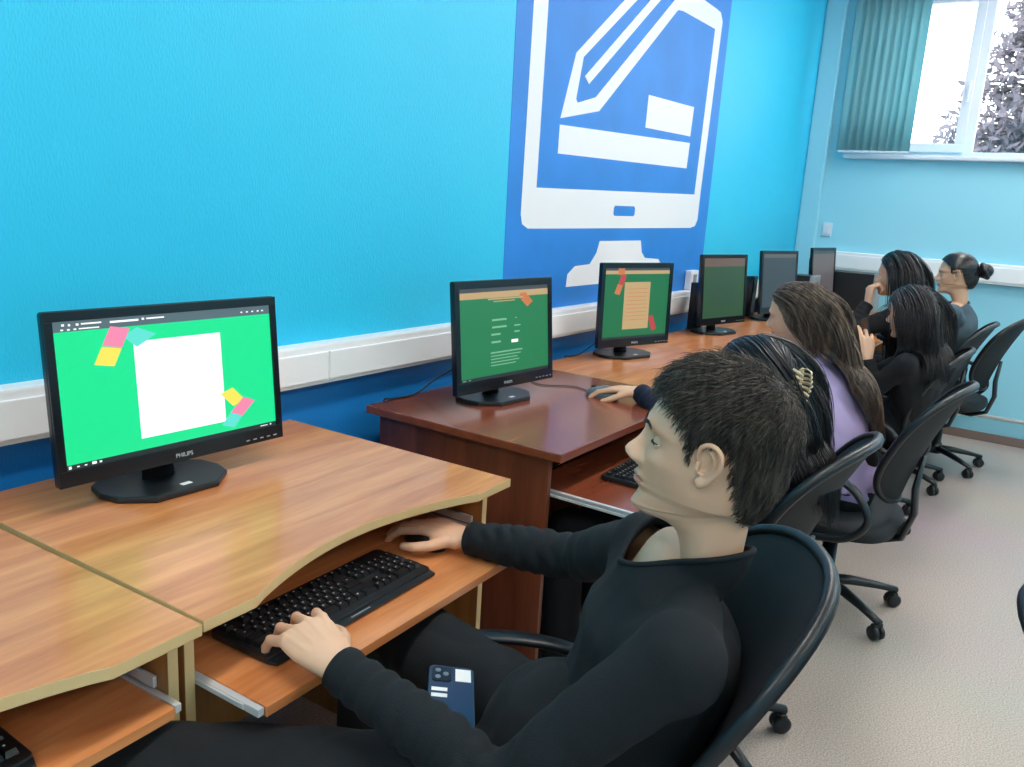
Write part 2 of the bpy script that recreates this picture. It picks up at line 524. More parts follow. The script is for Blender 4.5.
# tree and hedge beyond the window
M['bark'] = mat('tree_bark', srgb(92, 80, 74), .9)
M['needle'] = mat('dark_conifer_leaf', srgb(112, 104, 112), .8)
def tree(x, y, h, seed, label, n=190):
    r = random.Random(seed)
    e = empty('tree', (x, y, 0)); tag(e, label, 'tree')
    g = G(); g.tube([(0, 0, 0), (.05, .03, h*.5), (0, 0, h)], [.13, .09, .02], 8)
    lv = G()
    for i in range(n):
        z = h*(.12+.85*r.random()); L = (1.15*h/5)*(1-.75*z/h)*r.uniform(.6, 1.1); a = r.uniform(0, 2*PI)
        d = Vector((math.cos(a), math.sin(a), r.uniform(-.15, .35)))
        p0 = Vector((0, 0, z)); p1 = p0+d*L; 
        g.tube([p0, p0.lerp(p1, .5)+Vector((0, 0, .04)), p1], [.018, .011, .004], 5)
        for k in range(26):
            q = r.uniform(.25, 1.05); c = p0.lerp(p1, q)+Vector((r.gauss(0, .08), r.gauss(0, .08), r.gauss(0, .07)))
            s = r.uniform(.03, .075); u = Vector((r.gauss(0, 1), r.gauss(0, 1), r.gauss(0, 1))).normalized(); v_ = u.orthogonal().normalized()
            lv.add([c-u*s, c+v_*s*.45, c+u*s, c-v_*s*.45], [(0, 1, 2, 3)])
    g.build('trunk', M['bark'], e); lv.build('foliage', M['needle'], e)
tree(9.6, -1.12, 4.6, 3, 'tall bare purplish tree outside the right pane of the window', 330)
tree(8.5, -.66, 2.25, 8, 'low bushy tree outside the opening window pane', 60)
o = G().box(X1+.3, 30, -12, 8, -.6, -.5).build('outside_ground', mat('snowy_ground', srgb(235, 238, 242), .9)); o['kind'] = 'structure'

# ---------------------------------------------------------------- mural
def XZ(poly, y0, y1, g):   # polygon in the wall plane -> slab
    X = Matrix(((1, 0, 0, 0), (0, 0, -1, 0), (0, 1, 0, 0), (0, 0, 0, 1)))  # (x,y,z)->(x,-z,y)
    g.prism(poly, y0, y1, X=X)
    return g
mu = XZ([(2.365, .935), (4.215, .935), (4.235, 2.62), (2.345, 2.62)], .0, .0012, G()).build('wall_mural', M['mural_blue'])
tag(mu, 'large blue mural painted on the wall with a white monitor and pencil symbol', 'mural')
fr = G()
for poly in ([(2.45, 2.30), (2.45, 1.285), (2.462, 1.25), (2.50, 1.235), (2.54, 1.235), (2.54, 2.30)],
             [(2.54, 1.235), (4.00, 1.248), (4.06, 1.258), (4.085, 1.29), (4.087, 1.415), (2.54, 1.38)],
             [(4.01, 1.4133), (4.087, 1.415), (4.135, 2.25), (4.10, 2.285), (4.04, 2.29), (4.05, 2.20)],
             [(3.57, 2.19), (3.66, 2.2), (4.05, 2.20), (4.04, 2.29), (3.70, 2.30)],
             [(2.45, 2.30), (2.54, 2.21), (3.20, 2.21), (3.32, 2.30)]):
    XZ(poly, .0011, .002, fr)
fr.build('painted_monitor_outline', M['mural_white'], mu)
pn = G()
for poly in ([(2.67, 1.632), (2.75, 1.87), (2.805, 1.865), (2.772, 1.712)],
             [(2.75, 1.87), (3.08, 2.115), (3.36, 2.32), (3.46, 2.32), (3.175, 2.13), (2.805, 1.865)],
             [(2.67, 1.632), (2.772, 1.712), (2.785, 1.70), (2.92, 1.737), (2.955, 1.69)],
             [(2.92, 1.737), (3.57, 2.235), (3.69, 2.33), (3.86, 2.33), (3.59, 2.186), (2.955, 1.69)]):
    XZ(poly, .0013, .0026, pn)
XZ([(2.825, 1.80), (3.31, 2.165), (3.50, 2.32), (3.60, 2.32), (3.41, 2.19), (2.86, 1.777)], .0013, .0026, pn)
pn.build('painted_pencil', M['mural_white'], mu)
XZ([(2.67, 1.61), (3.885, 1.652), (3.875, 1.532), (2.67, 1.508)], .0011, .002, G()).build('painted_bar', M['mural_white'], mu)
XZ([(3.385, 1.808), (3.89, 1.818), (3.88, 1.682), (3.38, 1.672)], .0011, .002, G()).build('painted_square', M['mural_white'], mu)
XZ([(3.05, 1.188), (3.44, 1.188), (3.46, 1.135), (3.50, 1.108), (3.65, 1.10), (3.72, 1.05), (3.72, 1.01), (2.80, 1.01), (2.805, 1.06), (2.86, 1.09), (2.98, 1.095), (3.03, 1.14)], .0011, .002, G()).build('painted_stand', M['mural_white'], mu)
XZ([(3.15, 1.30), (3.16, 1.292), (3.34, 1.294), (3.35, 1.302), (3.35, 1.328), (3.34, 1.336), (3.16, 1.334), (3.15, 1.326)], .0019, .0026, G()).build('painted_slot', M['mural_blue'], mu)

# ================================================================ desks
TRAY = .635
def shallow_front(x0, x1, yb, yf, dip, n=26):
    """desk-top outline with a concave front"""
    P = [(x0, yb), (x0, yf), (x0+.09*(x1-x0)/.77, yf)]
    a, b = x0+.09*(x1-x0)/.77, x1-.12*(x1-x0)/.77
    for i in range(1, n):
        q = i/n
        P.append((a+(b-a)*q, yf+dip*(math.sin(PI*q)**.85)))
    P += [(b, yf), (x1, yf), (x1, yb)]
    return P

def slide(parent, x, y0, y1, z):
    g = G()
    g.box(x-.005, x+.005, y0, y1, z-.006, z+.006, .001); g.box(x-.0075, x+.0075, y0+.03, y1, z-.004, z+.004, .001)
    g.build('drawer_slide', M['steel'], parent)

def orange_desk(loc, rz, w, d, label, group=None, tray_out=.12, dip=.065, hide_tray=False, PL=.022, PR=.022):
    e = empty('computer_desk', loc, rz); tag(e, label, 'desk', group)
    P = shallow_front(0.0005, w-.0005, d, 0, dip)
    g = G(); g.prism(P, .732, .75, bev=.0015, side_mi=1)
    g.build('desktop', [M['orange_wood'], M['edge']], e)
    for xx in (PL, w-PR-.016):
        p = G(); p.box(xx, xx+.016, .05, d-.03, 0, .7315)
        p.build('side_panel', M['orange_panel'], e)
        p = G(); p.box(xx, xx+.016, .0485, .05, 0, .7315, .0004)
        p.build('edge_strip', M['edge'], e)
    G().box(PL+.0165, w-PR-.0165, d-.10, d-.085, .06, .7315).build('back_panel', M['orange_panel'], e)
    if not hide_tray:
        t0, t1 = -tray_out, .33
        tr = G(); tr.box(PL+.031, w-PR-.031, t0, t1, TRAY-.016, TRAY, .001)
        t = tr.build('keyboard_tray', M['orange_wood'], e)
        slide(t, PL+.0237, t0+.003, t1, TRAY-.006); slide(t, w-PR-.0237, t0+.003, t1, TRAY-.006)
        for xa, xb in ((PL+.0165, PL+.027), (w-PR-.027, w-PR-.0165)):
            G().box(xa+.002, xb-.002, .07, .30, TRAY+.004, TRAY+.022, .002).build('slide_bracket', M['steel'], e)
    return e
orange_desk((-.2092, -.7872, 0), .045, .826, .672, 'honey coloured wooden desk in the near left corner of the picture', tray_out=-.015, PR=.004)
orange_desk((.621, -.745, 0), .032, .776, .672, 'honey coloured wooden desk with pulled out keyboard tray in front of the seated boy', tray_out=.085, PL=.004, PR=.014)

# red desk
e = empty('computer_desk', (1.62, -.713, 0)); tag(e, 'dark cherry coloured desk with the second monitor on it', 'desk')
g = G(); g.box(0, .85, 0, .636, .728, .75, .003); g.build('desktop', M['red_wood'], e)
for xx in (.03, .804):
    G().box(xx, xx+.016, .05, .61, 0, .7275, .001).build('side_panel', M['red_panel'], e)
G().box(.0465, .8035, .54, .556, .06, .7275).build('back_panel', M['red_panel'], e)
t = G().box(.0615, .7885, -.185, .28, TRAY-.016, TRAY, .001).build('keyboard_tray', M['red_wood'], e)
for xx in (.0542, .7958):
    s_ = G(); s_.box(xx-.005, xx+.005, -.185, .28, TRAY-.016, TRAY-.010, .0008).box(xx-.005, xx+.005, -.185, .28, TRAY-.004, TRAY+.001, .0008).box(xx-.002, xx+.002, -.18, .28, TRAY-.011, TRAY-.003)
    s_.build('drawer_slide', M['steel'], t)
# desks beyond
for i, (x0, lab) in enumerate(((2.482, 'honey coloured desk under the third monitor, next to the cherry desk'),
                             (3.342, 'honey coloured desk under the fourth monitor, behind the girl in black'),
                             (4.202, 'honey coloured desk under the fifth monitor'),
                             (5.062, 'last honey coloured desk, carrying the big black tower in the room corner'))):
    orange_desk((x0, -.735, 0), 0.0, .856, .66, lab, tray_out=.02, dip=.05)

# ================================================================ monitors
SC = {'green': emission('screen_green_bright', srgb(0, 236, 150), 1.0), 'white': emission('screen_white', srgb(255, 255, 255), 1.15),
      'bar': emission('screen_toolbar_grey', srgb(86, 108, 116), 1.0), 'pink': emission('screen_pink', srgb(250, 140, 178), 1.0),
      'yellow': emission('screen_yellow', srgb(250, 236, 90), 1.0), 'cyan': emission('screen_cyan', srgb(96, 232, 214), 1.0),
      'task': emission('screen_taskbar', srgb(22, 38, 42), 1.0),
      'green2': emission('screen_green_dim', srgb(26, 124, 74), 1.0), 'tan': emission('screen_tan', srgb(196, 164, 116), 1.0),
      'dark': emission('screen_tab_strip_dark', srgb(64, 72, 78), 1.0), 'orange': emission('screen_orange', srgb(204, 118, 66), 1.0),
      'red': emission('screen_red', srgb(186, 62, 66), 1.0), 'lite': emission('screen_text_pale', srgb(130, 190, 150), 1.0),
      'green3': emission('screen_green_grey', srgb(40, 80, 52), 1.0), 'brown': emission('screen_header_brown', srgb(104, 84, 74), 1.0),
      'grey3': emission('screen_grey_slate', srgb(50, 62, 70), 1.0), 'grey4': emission('screen_grey_brown', srgb(92, 88, 90), 1.0),
      'green2b': emission('screen_green_mid', srgb(20, 112, 66), 1.0)}

def rot_rect(cx, cz, w, h, a):
    c, s = math.cos(a), math.sin(a)
    return [(cx+x*c-z*s, cz+x*s+z*c) for x, z in ((-w/2, -h/2), (w/2, -h/2), (w/2, h/2), (-w/2, h/2))]
def round_rect(w, h, r=.004, n=4):
    P = []
    for cx, cz, a0 in ((w/2-r, h/2-r, 0), (-w/2+r, h/2-r, 90), (-w/2+r, -h/2+r, 180), (w/2-r, -h/2+r, 270)):
        for k in range(n+1):
            a = math.radians(a0+90*k/n); P.append((cx+r*math.cos(a), cz+r*math.sin(a)))
    return P

def monitor(loc, yaw_, tilt, w, h, label, content, side=.016, bot=.03, top=.018, sticker=True, logo=True, base_c=(0, .05), base_w=.24, zb=.05, group=None):
    """loc = point on the desk below the middle of the screen's lower edge; local -Y faces the user"""
    e = empty('computer_monitor', loc, yaw_); tag(e, label, 'monitor', group)
    T = Matrix.Translation((0, 0, zb)) @ Matrix.Rotation(-tilt, 4, 'X')
    # frame in the screen plane: local (x, z) with y depth
    X = T @ Matrix(((1, 0, 0, 0), (0, 0, -1, 0), (0, 1, 0, 0), (0, 0, 0, 1)))   # prism (x,y,z)->(x,-z,y)
    g = G()
    zc = h/2
    def slab(poly, d0, d1, gg, mi=0):
        gg.prism([(p[0], p[1]) for p in poly], d0, d1, mi=mi, X=X)
    # shell: frame of four bars in front, tray behind
    P = [(p[0], p[1]+zc) for p in round_rect(w, h, .006)]
    g.prism(P, -.018, -.004, X=X, bev=.0025)
    zi0, zi1, xi = bot, h-top, w/2-side
    g.prism([(-w/2+.001, 0.001), (w/2-.001, .001), (w/2-.001, zi0), (-w/2+.001, zi0)], -.005, .0, X=X, bev=.001)
    g.prism([(-w/2+.001, zi1), (w/2-.001, zi1), (w/2-.001, h-.001), (-w/2+.001, h-.001)], -.005, .0, X=X, bev=.001)
    g.prism([(-w/2+.001, zi0), (-xi, zi0), (-xi, zi1), (-w/2+.001, zi1)], -.005, .0, X=X, bev=.001)
    g.prism([(xi, zi0), (w/2-.001, zi0), (w/2-.001, zi1), (xi, zi1)], -.005, .0, X=X, bev=.001)
    g.prism([(p[0], p[1]+zc) for p in round_rect(w*.72, h*.70, .03)], -.046, -.017, X=X, bev=.008)
    g.build('housing', M['bezel'], e)
    # screen and what it shows
    sc = G(); sc.prism([(-xi, zi0), (xi, zi0), (xi, zi1), (-xi, zi1)], -.0045, -.003, X=X)
    so = sc.build('screen', SC[content['bg']], e)
    sw, sh = 2*xi, zi1-zi0
    def F(u, v): return (-xi+u*sw, zi0+v*sh)
    for k, (nm, mt, poly) in enumerate(content['items']):
        gg = G(); gg.prism([F(*p) for p in poly], -.0032, -.0029+.00006*(k % 8), X=X); gg.build(nm, SC[mt], so)
    for nm, mt, lines in content.get('lines', []):
        gg = G()
        for (u0, v0, u1, v1) in lines:
            gg.prism([F(u0, v0), F(u1, v0), F(u1, v1), F(u0, v1)], -.0031, -.0023, X=X)
        gg.build(nm, SC[mt], so)
    if logo:
        text_mesh('brand_lettering', 'PHILIPS', .0115, M['logo'], e, T @ Matrix.Translation((.0, -.0002, bot*.42)) @ Matrix.Rotation(PI/2, 4, 'X'))
    b = G()
    for k in range(5):
        b.box(w*.30+k*.017, w*.30+k*.017+.008, -.0006, .0004, bot*.30, bot*.30+.0022)
    G0 = G(); G0.v = [tuple(T @ Vector(v)) for v in b.v]; G0.f = b.f; G0.mi = b.mi; G0.sm = b.sm
    G0.build('control_buttons', M['silver'], e)
    # neck and base
    nk = G(); bx, by = base_c
    nk.tube([(bx, by+.012, .012), (bx, by+.018, .06), (bx, by-.002 if by > .03 else by+.01, zb+h*.32)], [(.034, .016), (.030, .014), (.04, .008)], 16, ref=(1, 0, 0))
    nk.build('stand_neck', M['black_plastic'], e)
    bw, bd = base_w/2, .09
    P = [(-bw, .0), (-bw*.92, -.045), (-bw*.52, -bd), (bw*.52, -bd), (bw*.92, -.045), (bw, 0), (bw*.93, .045), (bw*.6, .085), (-bw*.6, .085), (-bw*.93, .045)]
    bs = G(); bs.prism([(x+bx, y+by) for x, y in P], .0002, .013, bev=.004)
    bo = bs.build('base', M['black_plastic'], e)
    if sticker:
        G().box(-.011, .011, -.006, .006, .0128, .0134, 0, X=Matrix.Translation((bx+.012, by-.062, 0)) @ Matrix.Rotation(.1, 4, 'Z')).build('sticker', M['white_label'], bo)
    return e

tabs1 = [(.035, .968, .045, .982), (.06, .966, .068, .98), (.09, .966, .1, .98), (.11, .97, .19, .98), (.225, .964, .345, .978), (.36, .968, .37, .982), (.38, .97, .46, .98),
         (.03, .938, .04, .948), (.055, .938, .065, .948), (.08, .938, .09, .948), (.10, .94, .18, .948), (.84, .955, .85, .965), (.87, .955, .88, .965), (.90, .955, .91, .965), (.93, .955, .94, .965), (.955, .955, .965, .965)]
cont1 = {'bg': 'green',
         'items': [('browser_toolbar', 'bar', [(0, .93), (1, .93), (1, 1), (0, 1)]),
                   ('taskbar', 'task', [(0, 0), (1, 0), (1, .034), (0, .034)]),
                   ('cyan_square', 'cyan', [(.275, .86), (.335, .92), (.42, .86), (.33, .78)]),
                   ('pink_square', 'pink', rot_rect(.245, .865, .085, .135, -.30)),
                   ('yellow_square', 'yellow', rot_rect(.205, .735, .085, .125, -.30)),
                   ('cyan_square', 'cyan', rot_rect(.765, .125, .075, .125, -.50)),
                   ('yellow_square', 'yellow', rot_rect(.77, .30, .075, .13, .50)),
                   ('pink_square', 'pink', rot_rect(.82, .21, .075, .13, -.60)),
                   ('web_page', 'white', [(.315, .115), (.725, .115), (.725, .82), (.315, .82)])],
         'lines': [('tab_titles', 'white', tabs1[:7]), ('address_bar', 'white', tabs1[7:11]), ('window_buttons', 'white', tabs1[11:]), ('taskbar_icons', 'white', [(.008, .007, .018, .027), (.04, .012, .05, .02), (.07, .012, .08, .02), (.10, .01, .118, .028), (.13, .012, .14, .024), (.91, .014, .95, .02), (.965, .012, .972, .024)])]}
monitor((.912, -.283, .75), -.027, .089, .472, .304, 'large wide monitor with bright green page and white square, nearest the camera', cont1, base_c=(-.022, .045), base_w=.25, zb=.052)

cont2 = {'bg': 'green2',
         'items': [('tab_strip', 'dark', [(0, .955), (1, .955), (1, 1), (0, 1)]), ('browser_toolbar', 'tan', [(0, .885), (1, .885), (1, .955), (0, .955)]),
                   ('orange_square', 'orange', rot_rect(.745, .83, .09, .11, .7)), ('red_square', 'orange', rot_rect(.70, .89, .08, .06, .1)),
                   ('taskbar', 'task', [(0, 0), (1, 0), (1, .03), (0, .03)])],
         'lines': [('form_text', 'lite', [(.34, .63, .50, .65), (.34, .55, .50, .57), (.33, .47, .43, .49), (.33, .385, .43, .405), (.60, .64, .62, .65), (.59, .55, .66, .565), (.59, .48, .65, .495),
                                          (.32, .27, .68, .285), (.32, .235, .66, .245), (.32, .20, .62, .21), (.32, .165, .64, .175), (.32, .13, .6, .14)]),
                   ('page_heading', 'tan', [(.30, .865, .70, .88), (.36, .84, .60, .85)]), ('button', 'white', [(.555, .365, .63, .40)]), ('taskbar_icons', 'lite', [(.02, .01, .05, .02), (.08, .01, .10, .02)])]}
monitor((1.955, -.325, .75), -.10, .10, .434, .315, 'second monitor from the camera, dim green form page, on the cherry desk', cont2, base_c=(.005, .06), base_w=.25, zb=.045, side=.02, bot=.035, top=.022)
cont3 = {'bg': 'green2b',
         'items': [('tab_strip', 'dark', [(0, .965), (1, .965), (1, 1), (0, 1)]), ('browser_toolbar', 'tan', [(0, .915), (1, .915), (1, .965), (0, .965)]),
                   ('orange_square', 'orange', rot_rect(.24, .95, .10, .09, 0)), ('red_square', 'red', rot_rect(.26, .83, .08, .15, -.3)), ('orange_square', 'orange', rot_rect(.21, .70, .08, .14, -.3)),
                   ('red_square', 'red', rot_rect(.77, .20, .08, .22, .35)), ('web_page', 'tan', [(.30, .13), (.70, .13), (.70, .80), (.30, .80)]),
                   ('taskbar', 'task', [(0, 0), (1, 0), (1, .03), (0, .03)])],
         'lines': [('page_text', 'orange', [(.34, .70-.055*k, .66, .707-.055*k) for k in range(9)])]}
monitor((2.92, -.262, .75), -.30, .03, .402, .325, 'third monitor from the camera, tan page on green, in front of the mural', cont3, base_c=(.01, .07), base_w=.26, zb=.05, side=.02, bot=.033, top=.02)
cont4 = {'bg': 'green3', 'items': [('browser_toolbar', 'brown', [(0, .86), (1, .86), (1, 1), (0, 1)])],
         'lines': [('page_text', 'grey3', [(.12, .76-.06*k, .8, .768-.06*k) for k in range(10)])]}
monitor((3.90, -.266, .75), -.22, .08, .395, .338, 'fourth monitor, dark green screen, right of the mural', cont4, base_c=(.01, .06), base_w=.26, zb=.05, side=.018, bot=.035, top=.018)
cont5 = {'bg': 'grey3', 'items': [('browser_toolbar', 'grey4', [(0, .93), (1, .93), (1, 1), (0, 1)])]}
monitor((4.72, -.292, .75), -.24, .09, .386, .35, 'fifth monitor, dark grey screen, behind the long brown hair', cont5, base_c=(.01, .06), base_w=.26, zb=.045, sticker=False, side=.018, bot=.035, top=.018)
cont6 = {'bg': 'grey4', 'items': [('browser_toolbar', 'grey3', [(0, .93), (1, .93), (1, 1), (0, 1)])]}
monitor((5.50, -.34, .75), -.135, .09, .38, .344, 'last and smallest looking monitor beside the corner of the room', cont6, base_c=(.01, .06), base_w=.2, zb=.063, sticker=False, side=.018, bot=.035, top=.018)

# black cases and speakers on the desks
def tower(loc, rz, sx, sy, sz, label, silver=True, cat='computer case', name='computer_tower'):
    """sx = thickness, sy = depth; front faces local -Y"""
    e = empty(name, loc, rz); tag(e, label, cat)
    G().box(-sx/2, sx/2, -sy/2, sy/2, .003, sz, .003).build('case', M['black_plastic'], e)
    g = G().box(-sx/2-.001, sx/2+.001, -sy/2-.028, -sy/2-.0002, .003, sz+.003, .006)
    f = g.build('front_panel', M['silver'] if silver else M['bezel'], e)
    G().box(-.012, .012, -sy/2-.031, -sy/2-.0275, sz*.80, sz*.84, .001).build('power_button', M['black_plastic'], f)
    G().box(-sx/2+.015, sx/2-.015, -sy/2-.030, -sy/2-.0275, sz*.62, sz*.72, .001).build('drive_bay', M['bezel'], f)
    g = G()
    for a in (-1, 1):
        for b in (-1, 1):
            g.box(a*sx*.32-.01, a*sx*.32+.01, b*sy*.38-.01, b*sy*.38+.01, 0.0002, .0035)
    g.build('foot', M['black_plastic'], e)
    return e
tower((5.83, -.445, .75), .0, .15, .27, .25, 'large black computer case with silver front standing at the room corner')
tower((5.23, -.205, .75), .0, .15, .25, .24, 'black computer case with silver front behind the head with long brown hair')
for x, lab in ((3.93, 'slim black box standing behind the fourth monitor'), (4.74, 'slim black box standing behind the fifth monitor'), (5.50, 'slim black box standing behind the last monitor')):
    tower((x, -.095, .75), -.15, .05, .03, .235, lab, False, 'computer case', 'slim_computer_case')
# towers under the desks
tower((1.80, -.36, 0), 0, .19, .40, .42, 'black computer tower standing on the floor under the cherry desk', False)

# ---------------------------------------------------------------- keyboards
def key_layout():
    U = .0181; K = []
    def row(y, ws, x=0.0, h=1.0):
        for wv in ws:
            if wv > 0: K.append((x*U, y*U, wv*U, h*U))
            x += abs(wv)
    row(5.35, [1, -1, 1, 1, 1, 1, -.5, 1, 1, 1, 1, -.5, 1, 1, 1, 1, -.2, 1, 1, 1])
    row(4, [1]*13+[2, -.2, 1, 1, 1, -.2, 1, 1, 1, 1])
    row(3, [1.5]+[1]*12+[1.5, -.2, 1, 1, 1, -.2, 1, 1, 1])
    row(2, [1.75]+[1]*11+[2.25, -3.4, 1, 1, 1])
    row(1, [2.25]+[1]*10+[2.75, -1.2, 1, -1.2, 1, 1, 1])
    row(0, [1.25, 1.25, 1.25, 5.75, 1.25, 1.25, 1.25, 1.75, -.2, 1, 1, 1, -.2, 2, 1])
    row(2, [1], 21.4, 2); row(0, [1], 21.4, 2)
    return K, U
def make_keyboard(loc, rz, label):
    K, U = key_layout()
    Wd = 22.4*U; 
    e = empty('keyboard', loc, rz); tag(e, label, 'keyboard')
    b = G()
    P = [(p[0], p[1]) for p in round_rect(Wd+.022, .146, .012)]
    b.prism(P, .0015, .014, bev=.003)
    b.prism([(-Wd/2-.011+.006, -.086), (Wd/2+.011-.006, -.086), (Wd/2+.011, -.066), (-Wd/2-.011, -.066)], .0015, .009, bev=.003)
    b.build('keyboard_body', M['black_plastic'], e)
    G().box(-.03, .02, -.081, -.078, .0089, .0094).build('lettering_strip', M['silver'], e)
    K2 = sorted(K, key=lambda k: k[1])
    cache = {}
    lg = G(); rest = G()
    for i, (x, y, w_, h_) in enumerate(K2):
        cx, cy = x+w_/2-Wd/2, y+h_/2-.056
        key = (round(w_, 4), round(h_, 4))
        if key not in cache:
            g = G(); a, c = w_/2-.0009, h_/2-.0009
            vs = [(-a, -c, 0), (a, -c, 0), (a, c, 0), (-a, c, 0), (-a*.80 if w_ < .02 else -a+.002, -c*.72, .0075), (a*.80 if w_ < .02 else a-.002, -c*.72, .0075), (a*.80 if w_ < .02 else a-.002, c*.86, .008), (-a*.80 if w_ < .02 else -a+.002, c*.86, .008)]
            g.add(vs, [(0, 3, 2, 1), (4, 5, 6, 7), (0, 1, 5, 4), (1, 2, 6, 5), (2, 3, 7, 6), (3, 0, 4, 7)])
            cache[key] = g.mesh('key'); cache[key].materials.append(M['key'])
        if i < 100:
            o = bpy.data.objects.new('key', cache[key]); COL.objects.link(o); o.parent = e; o.location = (cx, cy, .0142)
        else:
            me = cache[key]; rest.add([v.co+Vector((cx, cy, .0142)) for v in me.vertices], [tuple(p.vertices) for p in me.polygons])
        if w_ < .03:
            lg.box(cx-.0030, cx-.0004, cy+.0006, cy+.0032, .0216, .0225)
    r = rest.build('key', M['key'], e); r['kind'] = 'stuff'
    l = lg.build('key_print', M['legend'], e); l['kind'] = 'stuff'
    e.scale = (.93, .93, .93)
    return e
make_keyboard((.920, -.676, TRAY), .045, 'black keyboard on the pulled out tray under the hand of the seated boy')
make_keyboard((.215, -.640, TRAY), .0, 'black keyboard in the bottom left corner under the left desk')
make_keyboard((2.03, -.775, TRAY), .02, 'black keyboard on the cherry desk tray beyond the profile of the boy')

# mice and cables
def mouse(loc, rz, label, m, m2):
    g = G(); vs = []; n = 20; rows = 7
    for i in range(rows+1):
        ph = PI/2*i/rows
        for k in range(n):
            a = 2*PI*k/n
            r = math.cos(ph)**.7 if i < rows else 0.02
            vs.append((.030*r*math.cos(a)*(1-.12*math.sin(a)), .052*r*math.sin(a), .004+.030*math.sin(ph)*(1-.12*math.sin(a))))
    fs = [(i*n+k, i*n+(k+1) % n, (i+1)*n+(k+1) % n, (i+1)*n+k) for i in range(rows) for k in range(n)]+[tuple(range(n))[::-1], tuple(rows*n+k for k in range(n))]
    g.add(vs, fs, 0, True)
    g.prism([(.030*math.cos(2*PI*k/n)*.96*(1-.12*math.sin(2*PI*k/n)), .052*math.sin(2*PI*k/n)*.97) for k in range(n)], .0003, .0045)
    e = empty('computer_mouse', loc, rz); tag(e, label, 'mouse')
    g.build('mouse_body', m, e)
    G().tube([(0, .020, .031), (0, .026, .0325), (0, .034, .029)], .0035, 8).build('scroll_wheel', m2, e)
    return e
M['mouse_grey'] = mat('grey_mouse_plastic', srgb(104, 116, 124), .35)
mouse((2.235, -.49, .75), .35, 'grey mouse held by the far hand on the right side of the cherry desk', M['mouse_grey'], M['black_plastic'])
mouse((1.215, -.640, TRAY), .0, 'black mouse under the right hand of the seated boy on the tray', M['black_plastic'], M['mouse_grey'])
def cable(path, r, label, m='black_plastic'):
    P = [Vector(p) for p in path]; Q = []
    for i in range(len(P)-1):
        a, b, c, d = P[max(i-1, 0)], P[i], P[i+1], P[min(i+2, len(P)-1)]
        for k in range(8):
            t = k/8
            Q.append(.5*((2*b)+(c-a)*t+(2*a-5*b+4*c-d)*t*t+(3*b-a-3*c+d)*t**3))
    Q.append(P[-1])
    o = G().tube(Q, r, 7).build('cable', M[m]); tag(o, label, 'cable')
z = .7525
cable([(2.255, -.435, z), (2.28, -.36, z), (2.22, -.27, z), (2.26, -.18, z), (2.20, -.09, z)], .0016, 'thin mouse cable lying across the cherry desk top')
cable([(1.90, -.21, .86), (1.86, -.13, .80), (1.80, -.10, .757), (1.72, -.084, z), (1.69, -.074, .74), (1.70, -.066, .60)], .0028, 'black cable hanging over the back of the cherry desk behind the second monitor')
cable([(2.93, -.16, .86), (2.90, -.11, .80), (2.80, -.09, .757), (2.74, -.082, z), (2.72, -.066, .74), (2.73, -.06, .60)], .0028, 'black cable behind the base of the third monitor')

